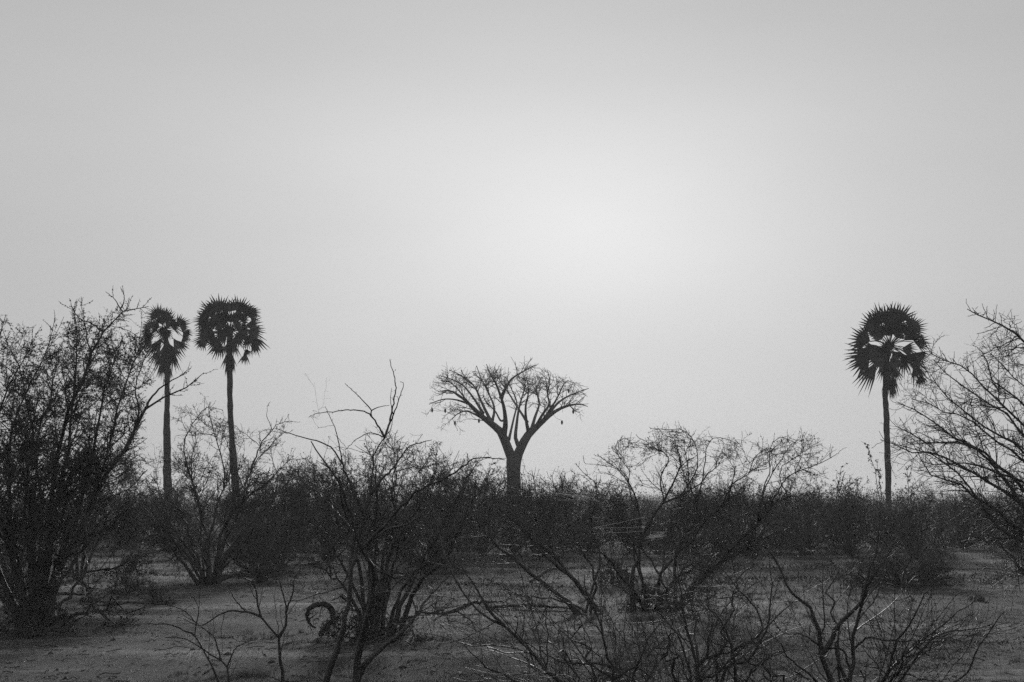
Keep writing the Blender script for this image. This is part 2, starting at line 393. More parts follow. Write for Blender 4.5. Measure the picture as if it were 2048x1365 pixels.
# ------------------------------------------------------------------ palms
def make_palm(label, d, trunk, trad, cr, cs, top, fans, dead, seed=1):
    global rng; keep = rng; rng = np.random.default_rng(seed)
    top = cr([top])[0]
    base = at(*trunk[0], d); base[2] = gz(base[0], base[1])
    root = thing('fan_palm', label, 'palm tree', base)
    pts = [base - np.array((0, 0, .1))] + [at(x, y, d) for x, y in trunk[1:]]
    n = 40
    p = smooth_line(pts, n); L = np.linspace(0, 1, n)
    wob = np.cumsum(rng.normal(size=(n, 2)), axis=0); p[:, :2] += (wob - wob[0] * (1 - L[:, None]) - wob[-1] * L[:, None]) * .012
    r = .88 * np.interp(L, [t for t, _ in trad], [v for _, v in trad]) * (1 + .05 * np.sin(np.arange(n) * 2.6)) * (1 + rng.normal(size=n) * .045)
    V, F = tubes(p[None], r[None], 12); mesh_obj('trunk', V, F, M['palmtrunk'], root, base, smooth=True)
    # old leaf bases under the crown
    c0 = at(*top, d)
    q = []
    for i in range(36):
        a = rng.uniform(0, 2 * np.pi); z = rng.uniform(-1.0, .15)
        s = c0 + np.array((math.cos(a) * .12, math.sin(a) * .12, z)); e = s + np.array((math.cos(a) * .16, math.sin(a) * .16, rng.uniform(.05, .3)))
        q.append(np.linspace(s, e, 3))
    V, F = tubes(np.array(q), np.tile([.035, .03, .012], (36, 1)), 4); mesh_obj('leaf_bases', V, F, M['palmtrunk'], root, base)
    def frond(hub, dirv, R, nm, material, spread, droop, petiole_r=.022, fold=.25, start=None):
        o = unit(np.asarray(dirv, float))
        nrm = rng.normal(size=3) * .32 + np.array((0, -1, .25)); nrm -= (nrm * o).sum() * o; nrm = unit(nrm)
        s = np.cross(o, nrm)
        ns = max(7, int(24 * spread / 1.9)); th = np.linspace(-spread, spread, ns + 1); Vs = [hub]; Fs = []
        hub0 = 0
        mids = []
        for j, a in enumerate(th):
            rr = R * (.28 + .26 * math.cos(a / 2)); z = (.5 if j % 2 else -.5) * .05
            v = hub + rr * (math.cos(a) * o + math.sin(a) * s) + nrm * (z + fold * rr * abs(math.sin(a)) * .6)
            v[2] -= droop * rr * .25; mids.append(len(Vs)); Vs.append(v)
        for j in range(ns):
            a = (th[j] + th[j + 1]) / 2 + rng.normal() * .03
            rr = R * (.50 + .50 * math.cos(a / 2)) * rng.uniform(.84, 1.1)
            v = hub + rr * (math.cos(a) * o + math.sin(a) * s) + nrm * (fold * rr * abs(math.sin(a)) * .7)
            v[2] -= droop * rr * rng.uniform(.3, .6)
            Vs.append(v); tip = len(Vs) - 1
            Fs.append((hub0, mids[j], tip, mids[j + 1]))
        st = c0 if start is None else start
        mid = (st + hub) / 2 + np.array((0, 0, .12 * np.linalg.norm(hub - st)))
        pp = smooth_line([st, mid, hub], 6)
        tv, tf = tubes(pp[None], np.full((1, 6), petiole_r), 4)
        V, F = cat([(np.array(Vs), np.array(Fs)), (tv, tf)])
        mesh_obj(nm, V, F, M[material], root, base)
    for x, y, h, R_, sp in fans:
        px, py = cr([(x, y)])[0]; hub = at(px, py, d + rng.uniform(-.7, .7)); h = D(h)
        Rm = R_ * cs * d / FPX; hub = hub - np.array((math.cos(h), 0, math.sin(h))) * Rm * .16
        frond(hub, (math.cos(h), rng.uniform(-.35, .35), math.sin(h)), Rm * 1.13 * rng.uniform(.95, 1.1), 'frond', 'frond', D(min(sp * (.72 if R_ > 100 else .9), 92)), .22)
    for x, y, h, R_, sp in dead:
        px, py = cr([(x, y)])[0]; hub = at(px, py, d + rng.uniform(-.25, .25)); h = D(h); st = hub.copy(); st[0] = (st[0] + c0[0]) / 2; st[2] += .25
        frond(hub, (math.cos(h), rng.uniform(-.2, .2), math.sin(h)), R_ * cs * d / FPX, 'dead_frond', 'deadfrond', D(sp), .1, .02, start=st)
    rng = keep
    return root
# each fan leaf as it stands: hub, heading in degrees, reach, half-spread
PA = crop(200, 560, .3125); PB = crop(1600, 580, .26778)
make_palm('tall lone palm with dark fan crown on the right', 112,
    [(1780, 1085), (1779, 1000), (1776, 930), (1773, 850), (1770, 780), (1772, 730), (1778, 690)],
    [(0, .26), (.12, .19), (.35, .20), (.6, .19), (.85, .17), (1, .16)], PB, .26778, (668, 425),
    [(560, 270, 125, 150, 100), (600, 240, 112, 150, 80), (660, 240, 95, 170, 75), (730, 220, 75, 165, 80), (690, 260, 85, 150, 95), (830, 280, 40, 125, 95), (790, 320, 60, 100, 90),
     (800, 370, 20, 150, 75), (840, 350, 0, 110, 80), (500, 375, 160, 165, 75), (480, 390, 190, 70, 70), (520, 480, 195, 195, 62), (500, 520, 215, 160, 70), (560, 560, 236, 220, 30), (590, 500, 195, 150, 100),
     (800, 500, -25, 150, 60), (840, 520, -60, 170, 60), (860, 560, -75, 150, 45), (770, 510, -100, 150, 38), (900, 650, -80, 100, 55), (600, 320, 140, 120, 100), (690, 290, 92, 130, 90),
     (540, 440, 172, 110, 60), (630, 460, 205, 150, 75), (700, 470, -50, 110, 60), (650, 440, 130, 90, 70), (640, 330, 120, 90, 70), (760, 300, 70, 110, 80), (665, 330, 90, 110, 88), (720, 340, 60, 100, 80), (600, 360, 130, 100, 80), (870, 395, -12, 115, 62), (780, 440, -8, 120, 60), (820, 330, 10, 110, 80), (760, 490, -50, 150, 55), (880, 480, -30, 110, 60), (560, 330, 150, 90, 80)],
    [(650, 480, 262, 170, 32), (690, 480, 282, 170, 32), (640, 540, 255, 150, 26), (675, 540, 272, 190, 26), (700, 560, 285, 150, 24), (660, 600, 268, 170, 22), (690, 620, 274, 180, 22), (670, 660, 270, 160, 20), (695, 690, 272, 130, 16), (680, 720, 275, 110, 14)], 4)
make_palm('taller of the two left palms, with full round fan crown', 115,
    [(474, 1083), (472, 1000), (469, 930), (466, 870), (463, 800), (460, 740), (459, 700), (461, 660)],
    [(0, .30), (.3, .26), (.42, .25), (.47, .19), (.7, .18), (.85, .21), (1, .19)], PA, .3125, (835, 325),
    [(720, 220, 120, 130, 80), (760, 195, 105, 115, 80), (830, 190, 90, 95, 85), (890, 195, 75, 110, 80), (940, 210, 45, 100, 95), (970, 215, -20, 70, 60), (680, 260, 160, 90, 90),
     (690, 310, 180, 95, 80), (690, 360, 205, 110, 70), (660, 390, 232, 75, 50), (750, 390, 220, 95, 90), (770, 420, 250, 105, 48), (790, 290, 150, 100, 80), (840, 260, 90, 90, 80),
     (800, 350, 200, 110, 80), (950, 290, 0, 98, 55), (960, 330, -20, 110, 70), (980, 370, -60, 120, 48), (900, 330, -10, 100, 80), (870, 300, 40, 90, 70), (930, 480, -95, 80, 38),
     (935, 450, -70, 55, 50), (860, 380, -70, 80, 45), (760, 250, 140, 80, 80), (820, 330, 120, 70, 90), (880, 350, -60, 90, 60), (990, 430, -70, 60, 50), (740, 275, 150, 85, 90), (905, 250, 40, 85, 90), (795, 235, 110, 85, 90), (875, 240, 70, 85, 90), (720, 340, 200, 90, 80), (940, 370, -50, 90, 60)],
    [(818, 400, 258, 110, 26), (850, 400, 282, 110, 26), (812, 470, 262, 110, 18), (845, 470, 275, 120, 18), (808, 530, 270, 100, 8), (850, 520, 274, 90, 10), (830, 450, 270, 130, 20)], 5)
make_palm('leftmost palm, with ragged crown and shaggy dead skirt', 120,
    [(338, 1080), (336, 1000), (334, 930), (332, 850), (333, 760), (332, 700), (330, 656)],
    [(0, .32), (.3, .29), (.5, .25), (.6, .2), (.8, .19), (1, .18)], PA, .3125, (415, 310),
    [(370, 225, 120, 90, 95), (410, 235, 88, 80, 60), (435, 265, 72, 95, 40), (400, 275, 100, 95, 60), (500, 285, 50, 85, 45), (520, 300, 10, 60, 80), (540, 340, -30, 62, 70), (535, 370, -60, 52, 50),
     (330, 300, 150, 84, 80), (320, 350, 190, 78, 80), (320, 390, 225, 84, 60), (460, 290, 20, 75, 70), (370, 300, 160, 70, 70), (420, 330, 260, 80, 100), (430, 300, 60, 80, 50)],
    [(400, 370, 237, 165, 26), (430, 380, 270, 190, 30), (470, 380, -50, 130, 35), (445, 410, -62, 145, 26), (385, 440, 250, 135, 26), (410, 460, 260, 155, 26), (450, 450, -80, 155, 26), (500, 400, -40, 80, 30), (400, 530, 265, 115, 20), (455, 545, 271, 100, 8), (375, 400, 225, 100, 30), (420, 500, 272, 140, 22)], 6)

# ------------------------------------------------------------------ baobab
def make_baobab():
    d = 145; m = d / FPX
    base = at(1028, 1066, d); base[2] = gz(base[0], base[1])
    root = thing('baobab', 'bare baobab with forked trunk and umbrella crown in the centre', 'baobab tree', base)
    tp = [base - np.array((0, 0, .15))] + [at(x, y, d) for x, y in [(1028, 1030), (1028, 980), (1027, 940), (1028, 918), (1029, 905)]]
    n = 20; p = smooth_line(tp, n)
    r = np.interp(np.linspace(0, 1, n), [0, .1, .3, .75, .9, 1], [.8, .6, .52, .49, .55, .42])
    V, F = tubes(p[None], r[None], 20)
    mesh_obj('trunk', V, F, M['baobark'], root, base, smooth=True)
    arms = [  # R3 points, lean, r0, r1
        ([(1482, 730), (1458, 650), (1425, 565), (1395, 505), (1345, 462), (1290, 420), (1240, 372), (1190, 322), (1130, 277), (1080, 252), (1010, 260)], -2, .62, .05),
        ([(1492, 730), (1510, 640), (1535, 590), (1565, 535), (1610, 490), (1665, 440), (1720, 395), (1780, 360), (1850, 340), (1900, 338), (1940, 352)], 1.5, .62, .05),
        ([(1398, 510), (1345, 450), (1305, 375), (1270, 300), (1245, 240), (1200, 190), (1140, 152), (1080, 125)], 3, .24, .04),
        ([(1412, 545), (1428, 480), (1428, 420), (1418, 350), (1400, 290), (1370, 210), (1335, 150), (1312, 90)], -4, .34, .04),
        ([(1402, 300), (1430, 240), (1470, 180), (1530, 140), (1612, 95)], -2, .2, .03),
        ([(1310, 440), (1240, 400), (1180, 380), (1130, 400), (1098, 430)], -3, .14, .02),
        ([(1200, 335), (1120, 310), (1040, 308), (955, 338)], 1, .12, .02),
        ([(1290, 395), (1240, 312), (1170, 225), (1100, 185), (1018, 160)], 4, .16, .02),
        ([(1520, 612), (1492, 550), (1498, 470), (1510, 380), (1530, 300), (1552, 220), (1540, 140)], 4, .24, .03),
        ([(1575, 520), (1558, 440), (1555, 350), (1572, 260), (1560, 170)], -3, .22, .03),
        ([(1590, 500), (1612, 420), (1640, 330), (1620, 250), (1655, 170)], 5, .2, .03),
        ([(1612, 488), (1660, 400), (1700, 340), (1690, 270), (1705, 200), (1690, 130)], -4, .18, .03),
        ([(1685, 415), (1750, 335), (1815, 290), (1880, 262), (1945, 240)], 3, .18, .02),
        ([(1565, 450), (1500, 350), (1450, 270), (1400, 200), (1370, 130)], 5, .14, .02),
        ([(1660, 440), (1720, 350), (1760, 280), (1790, 215), (1820, 190)], -4, .14, .02),
        ([(1430, 430), (1400, 440), (1365, 380), (1310, 325), (1290, 280)], -5, .12, .02),
        ([(1450, 560), (1480, 430), (1500, 330), (1470, 250), (1430, 170)], 5, .14, .02),
        ([(1345, 455), (1360, 360), (1320, 260), (1280, 180), (1250, 100)], 5, .15, .02),
        ([(1270, 400), (1210, 340), (1130, 240), (1080, 200), (1030, 190)], -4, .12, .02)]
    LP, LR = [], []
    ref = {}
    for pts, lean, r0, r1 in arms:
        q = R3(pts)
        # start each secondary arm on the surface of the arm it leaves
        s = at(*q[0], d); off = 0.
        if LP:
            allp = np.vstack(LP); dd = (allp[:, 0] - s[0]) ** 2 + (allp[:, 2] - s[2]) ** 2; off = allp[dd.argmin(), 1] - d
        if len(LP) < 2: off = 0.
        pp = limb3d(q, d + off, lean, 16)
        LP.append(pp); LR.append(rad_line(16, r0 * .9, .026, .45) if len(LP) > 2 else np.interp(np.linspace(0, 1, 16), [0, .12, .3, .5, .7, 1], [.32, .36, .31, .2, .12, .025]))
    for p, r in zip(LP, LR):
        V, F = tubes(p[None], r[None], 9); mesh_obj('branch', V, F, M['baobark'], root, base, smooth=True)
    LP = np.array(LP); LR = np.array(LR)
    ex, ez = crown(d, [(840, 830), (862, 775), (900, 742), (960, 730), (1030, 726), (1080, 735), (1120, 760), (1180, 785), (1195, 840)])
    def clip(g, slack):
        k = (g[0][:, :, 2] - np.interp(g[0][:, :, 0], ex, ez)).max(1) < rng.exponential(slack, len(g[0])); return g[0][k], g[1][k]
    g1 = clip(spawn(LP, LR, 4.3, (.8, 2.4), (D(25), D(58)), 7, .2, (0, 0, .05), .42, .6, .05, .016, .5), .15)
    g2 = clip(spawn(g1[0], g1[1], 3.0, (.6, 1.5), (D(25), D(62)), 6, .22, (0, 0, .04), .15, .7, .028, .013), .2)
    g3 = clip(spawn(g2[0], g2[1], 3.6, (.3, .9), (D(25), D(70)), 5, .28, (0, 0, 0), .1, .8, .015, .010), .3)
    V, F = cat([tubes(*g, 3) for g in (g1, g2, g3)])
    mesh_obj('twigs', V, F, M['twig'], root, base)
    for x, y in R3([(975, 375), (1056, 378), (1116, 455), (1265, 441), (1850, 384), (1780, 451), (1822, 255)]):
        e = at(x, y, d + rng.uniform(-.5, .5)); u = np.linspace(0, 1, 6)
        allp = np.vstack([g1[0].reshape(-1, 3), g2[0].reshape(-1, 3), LP.reshape(-1, 3)]); up = allp[allp[:, 2] > e[2] + .15]
        s = up[((up - e) ** 2).sum(1).argmin()]
        prof = np.array([.02, .06, .085, .085, .06, .02])
        P = np.stack([e + np.array((0, 0, .17 - .34 * t)) for t in u]); 
        V1, F1 = tubes(P[None], prof[None], 8)
        sp = smooth_line([s, (s + e) / 2 + np.array((0, 0, -.05)), e + np.array((0, 0, .16))], 5)
        V2, F2 = tubes(sp[None], np.full((1, 5), .012), 3)
        fr = mesh_obj('fruit', V1, F1, M['pod'], root, base, smooth=True)
        mesh_obj('fruit_stalk', V2, F2, M['twig'], fr, base)
make_baobab()

# ------------------------------------------------------------------ thorn bushes and trees traced limb by limb
def traced(name, label, cat_name, d, base_px, limbs, spec, r0=.06, r1=.008, n=14, depth=1.0, group=None, env=None, wig=.02, extra=0, ex_h=3, ex_w=2, **kw):
    global rng; keep = rng; rng = np.random.default_rng(int(base_px * 7 + d))
    base = at(base_px, 1000, d); base[2] = gz(base[0], base[1])
    if env: spec['env'] = crown(d, env)
    LP, LR = [], []
    allp = None
    for L in limbs:
        pts, o = (L[0], L[1]) if isinstance(L, tuple) else (L, {})
        rr0 = o.get('r', r0 * rng.uniform(.7, 1.1)) * 1.1
        hgt = (max(p[1] for p in pts) - min(p[1] for p in pts)) * d / FPX
        lean = o.get('lean', rng.uniform(-1, 1) * depth * max(.3, hgt * .45))
        jit = rng.uniform(-.15, .15) * depth
        if o.get('on') and LP:      # leaves an earlier limb
            s = at(*pts[0], d); ap = np.vstack(LP); k = ((ap[:, 0] - s[0]) ** 2 + (ap[:, 2] - s[2]) ** 2).argmin()
            jit = ap[k, 1] - d
        p = limb3d(pts, d, lean, n, 0, jit)
        if o.get('on') and LP:
            tt = np.linspace(0, 1, n)[:, None]; p += (ap[k] - p[0]) * (1 - tt) ** 3
        sg = np.linalg.norm(p[1] - p[0])
        p[1:] += rng.normal(size=(n - 1, 3)) * min(wig, .10 * sg)
        if not o.get('on'):
            g = gz(p[0, 0], p[0, 1])
            if p[0, 2] > g - .02 and p[0, 2] - g < .8: p[0, 2] = g - .05
        p[:, 2] = np.maximum(p[:, 2], -.1)
        LP.append(p); LR.append(rad_line(n, rr0, min(o.get('r1', r1), rr0 * .3, .006), .6))
    if extra:
        a, b = fan(base, ex_h, ex_w, extra, n, r0=r0 * .8, r1=r1)
        LP += a; LR += b
    o = woody(name, label, cat_name, base, LP, LR, spec, group, **kw); rng = keep
    return o

def thorn_spec(scale=1., dens=1., leaf=0., lsize=(.01, .02), l3=1., up=.03, wig=.28, thick=1.):
    s = scale; k = thick
    g = dict(gens=[
        dict(per_m=3.8 * dens / s, length=(.6 * s, 1.9 * s), angle=(D(20), D(65)), npts=8, wig=wig * .8, trop=(0, 0, up), tmin=.36, rs=.6, rmax=.017 * s * k, rtip=.005 * k, taper_len=.7),
        dict(per_m=5.0 * dens / s, length=(.25 * s, .85 * s), angle=(D(25), D(75)), npts=6, wig=wig, trop=(0, 0, up * .5), tmin=.08, rs=.65, rmax=.009 * s * k, rtip=.0035 * k),
        dict(per_m=7.0 * dens * l3 / s, length=(.08 * s, .36 * s), angle=(D(30), D(85)), npts=4, wig=wig, trop=(0, 0, 0), tmin=.05, rs=.7, rmax=.0055 * s * k, rtip=.003 * k),
        dict(src=0, free=1, per_m=12, length=(.08, .5), angle=(D(25), D(75)), npts=5, wig=wig, tmin=.5, rs=.8, rmax=.007 * k, rtip=.004 * k, rmin=.0055 * k, taper_len=.3)])
    if leaf: g['leaf'] = [(3, 16 * leaf, lsize, .01), (2, 16 * leaf, lsize, .015), (4, 14 * leaf + 6, lsize, .01)]
    return g

# the big dark tree on the left edge
on = lambda **k: dict(on=1, **k)
traced('thorn_tree', 'big dense dark thorn tree at the left edge', 'thorn tree', 38, 75, [
    ([(70, 1262), (78, 1200), (92, 1100), (105, 985), (117, 911), (126, 853), (140, 812), (164, 771), (180, 706), (199, 677), (217, 651), (240, 630), (258, 616), (296, 610)], dict(r=.10, lean=-.6)),
    ([(85, 1265), (92, 1236), (106, 1189), (118, 1133), (131, 1114), (150, 1080), (176, 1035), (200, 975), (230, 930), (258, 882), (278, 838), (296, 809), (319, 794), (346, 791), (381, 777), (408, 747)], dict(r=.11, lean=.8)),
    [(60, 1255), (42, 1150), (28, 1080), (18, 980), (22, 880), (45, 800), (80, 730), (100, 680), (111, 633)],
    [(50, 1258), (15, 1180), (-20, 1100), (-60, 980), (-80, 850), (-60, 760), (-20, 700), (3, 660), (12, 625)],
    [(70, 1260), (75, 1150), (85, 1050), (75, 950), (60, 850), (50, 770), (30, 720), (0, 650)],
    [(90, 1262), (110, 1160), (150, 1080), (185, 1000), (215, 900), (240, 800), (262, 740), (290, 690), (312, 650)],
    [(75, 1260), (95, 1130), (120, 1000), (140, 900), (150, 800), (152, 720), (155, 680), (148, 612)],
    [(60, 1258), (30, 1130), (-10, 1000), (-20, 900), (0, 820), (25, 760), (60, 700)],
    [(80, 1262), (120, 1120), (160, 1010), (190, 900), (200, 820), (215, 760), (235, 700)],
    [(40, 1258), (0, 1150), (-60, 1050), (-120, 950), (-140, 850), (-130, 760)],
    [(72, 1260), (60, 1120), (50, 1000), (70, 880), (100, 800), (115, 740), (120, 690)],
    ([(240, 630), (232, 605), (225, 595), (211, 584)], on(r=.015, lean=-.1)),
    ([(258, 616), (252, 600), (246, 585), (243, 578)], on(r=.015, lean=-.1)),
    ([(278, 838), (300, 800), (330, 770), (365, 750), (378, 738)], on(r=.03)),
    ([(180, 706), (172, 670), (168, 640), (161, 606)], on(r=.02)),
    ([(199, 677), (180, 650), (160, 640), (141, 612)], on(r=.02)),
    ([(258, 882), (275, 830), (270, 780), (285, 730), (300, 700)], on(r=.03)),
], thorn_spec(1., 1.8, 1.8, (.011, .025), 1.1), r0=.085, depth=1.1, extra=16, ex_h=4.9, ex_w=2.9,
   env=[(-500, 640), (0, 650), (20, 625), (60, 690), (105, 640), (145, 615), (180, 640), (212, 590), (240, 585), (300, 605), (305, 690), (330, 745), (405, 745), (412, 800), (370, 850), (320, 900), (290, 1000), (280, 1300)])

# stems of another tree behind it
for (x, y, h, w_, n_, lab) in [(25, 1188, 5.6, 2.6, 7, 'dark thorn bush behind the big left tree, by the frame edge'),
                           (155, 1158, 4.6, 2.0, 6, 'slim-stemmed bush behind the big left tree on its right side')]:
    b = gp(x, y); P_, R_ = fan(b, h, w_, n_, 10, r0=.06, low=.5)
    woody('thorn_bush', lab, 'thorn bush', b, P_, R_, thorn_spec(1.1, .9, .5, (.015, .03)))

# left-middle bush
traced('thorn_bush', 'fan-shaped thorn bush standing in front of the two left palms', 'thorn bush', 56, 420, [
    R2([(1290, 745), (1210, 640), (1130, 540), (1060, 440), (960, 330), (860, 250), (750, 200)]),
    R2([(1320, 745), (1280, 640), (1180, 520), (1100, 440), (980, 280), (900, 180), (860, 90)]),
    R2([(1340, 745), (1250, 560), (1140, 420), (1080, 280), (1020, 120), (1000, 0)]),
    R2([(1350, 745), (1330, 600), (1330, 420), (1300, 320), (1290, 250), (1240, 100), (1230, -60), (1260, -250)]),
    R2([(1360, 745), (1335, 500), (1380, 320), (1400, 200), (1460, 80), (1480, -80), (1440, -260)]),
    R2([(1385, 745), (1410, 600), (1420, 400), (1520, 250), (1640, 130), (1760, 40), (1850, -60)]),
    R2([(1395, 745), (1430, 580), (1560, 400), (1700, 250), (1800, 130), (1880, 30)]),
    R2([(1370, 745), (1390, 560), (1480, 380), (1560, 200), (1600, 50), (1680, -100), (1780, -200), (1840, -240)]),
    (R1([(1340, 1365), (1270, 1200), (1280, 1080), (1340, 950), (1420, 880), (1520, 890)]), dict(on=1, r=.03)),
    (R1([(1440, 1400), (1480, 1300), (1480, 1150), (1450, 1000), (1420, 900), (1440, 830)]), dict(on=1, r=.03)),
    (R1([(1650, 1300), (1750, 1150), (1850, 1030), (1900, 985), (1985, 965)]), dict(on=1, r=.03)),
    (R1([(1850, 1030), (1838, 980), (1822, 940), (1825, 862)]), on(r=.015, lean=0)),
], thorn_spec(1.1, 1.7, .7, (.012, .028), .9, thick=1.2), r0=.075, r1=.01, extra=10, ex_h=3.9, ex_w=2.7,
   env=[(100, 1000), (230, 900), (300, 850), (350, 805), (420, 800), (440, 830), (480, 855), (520, 860), (560, 845), (590, 870), (620, 930), (650, 1200)])

# central foreground tree with the bare whips against the sky
traced('thorn_tree', 'slender foreground thorn tree with bare whips rising against the sky', 'thorn tree', 22, 680, [
    ([(628, 1440), (650, 1362), (672, 1305), (690, 1235), (700, 1165), (712, 1105), (722, 1060), (738, 1000), (746, 940), (754, 905), (767, 876)], dict(r=.05, r1=.018, lean=.3)),
    ([(697, 1440), (711, 1362), (722, 1285), (733, 1242), (749, 1166), (743, 1129), (725, 1107), (705, 1040), (680, 970), (650, 925), (620, 880)], dict(r=.06, r1=.006, lean=-.8)),
    (R4([(600, 1350), (650, 1240), (760, 1120), (900, 1020), (1020, 900), (1110, 770), (1200, 670), (1310, 550)]), on(r=.042, r1=.012, lean=.5)),
    (R3([(675, 548), (700, 480), (720, 400), (735, 330), (748, 240), (738, 160), (712, 60)]), on(r=.014, r1=.004, lean=.1)),
    (R3([(675, 548), (640, 480), (600, 410), (592, 370), (540, 310), (480, 250), (430, 210)]), on(r=.013, r1=.003, lean=-.2)),
    (R3([(600, 410), (565, 378), (480, 370), (330, 387), (260, 395), (208, 418)]), on(r=.009, r1=.003, lean=-.2)),
    (R3([(592, 362), (650, 352), (710, 345)]), on(r=.007, r1=.004, lean=.1)),
    (R3([(705, 470), (735, 400), (765, 320), (797, 215), (778, 198)]), on(r=.011, r1=.003, lean=.1)),
    (R3([(718, 400), (716, 320), (722, 240)]), on(r=.007, r1=.003, lean=.1)),
    (R3([(690, 520), (715, 500), (728, 440), (720, 430)]), on(r=.007, r1=.003, lean=.1)),
    ([(735, 1085), (792, 1026), (824, 990), (860, 968), (905, 947), (930, 932), (947, 919), (979, 916), (1011, 922)], on(r=.022, r1=.004, lean=-.8)),
    ([(740, 1000), (760, 968), (780, 945), (800, 918), (818, 895), (845, 885), (862, 880)], on(r=.018, r1=.004, lean=.6)),
    ([(728, 1040), (692, 951), (672, 910), (647, 887), (615, 877), (582, 868), (550, 858)], on(r=.018, r1=.004, lean=-.5)),
    ([(682, 925), (671, 861), (660, 835), (650, 813)], on(r=.009, r1=.003, lean=.2)),
    ([(722, 1080), (680, 1030), (640, 990), (600, 960), (570, 950)], on(r=.016, r1=.004, lean=1)),
    ([(735, 1085), (770, 1060), (820, 1045), (860, 1010), (890, 960)], on(r=.016, r1=.004, lean=1)),
    ([(765, 880), (740, 868), (712, 880), (690, 900), (680, 895)], on(r=.007, r1=.003, lean=.2)),
], dict(gens=[
    dict(per_m=2.6, length=(.15, .75), angle=(D(20), D(60)), npts=8, wig=.2, trop=(0, 0, .0), tmin=.45, rs=.5, rmax=.008, rtip=.003, taper_len=.7),
    dict(per_m=4.5, length=(.12, .55), angle=(D(30), D(75)), npts=6, wig=.25, tmin=.1, rs=.6, rmax=.005, rtip=.002),
    dict(per_m=9, length=(.03, .12), angle=(D(40), D(85)), npts=3, wig=.2, tmin=.0, rs=.7, rmax=.003, rtip=.0016),
    dict(src=0, per_m=16, length=(.02, .06), angle=(D(50), D(85)), npts=3, wig=.2, tmin=.45, rs=.5, rmax=.003, rtip=.0014)],
    leaf=[(-1, 8, (.006, .012), .003), (1, 4, (.006, .012), .004)]), r0=.05, n=26, wig=.009, depth=.7)

# bush behind it
traced('thorn_bush', 'multi-stemmed thorn bush beside the curled dead log', 'thorn bush', 35.4, 745, [
    (R4([(620, 1010), (660, 880), (700, 760), (705, 600), (700, 480), (720, 370), (640, 100), (560, -80)]), dict(r=.07)),
    R4([(760, 1000), (790, 800), (795, 700), (800, 620), (860, 400), (900, 100), (880, -200), (920, -380)]),
    R4([(840, 990), (910, 780), (950, 650), (1020, 560), (1090, 500), (1200, 400), (1300, 250), (1450, 100)]),
    R4([(930, 990), (990, 760), (1010, 700), (1070, 630), (1140, 570), (1300, 380), (1420, 120), (1500, -100)]),
    R4([(700, 1000), (650, 800), (560, 600), (450, 400), (300, 200), (150, 50), (60, -60)]),
    R4([(720, 1000), (740, 700), (700, 450), (560, 200), (420, 0), (300, -200)]),
    R4([(800, 1000), (840, 700), (850, 400), (1000, 150), (1150, -80), (1200, -300)]),
    R4([(740, 1000), (760, 600), (740, 300), (760, 0), (740, -250), (660, -420)]),
    R4([(860, 990), (960, 720), (1080, 480), (1250, 200), (1350, 0), (1500, -250)]),
], thorn_spec(1., 1.5, .5, (.01, .022), 1.0), r0=.055, extra=9, ex_h=3.5, ex_w=1.9,
   env=[(450, 1100), (540, 950), (600, 900), (650, 870), (760, 865), (860, 880), (910, 905), (960, 960), (1000, 1100)])

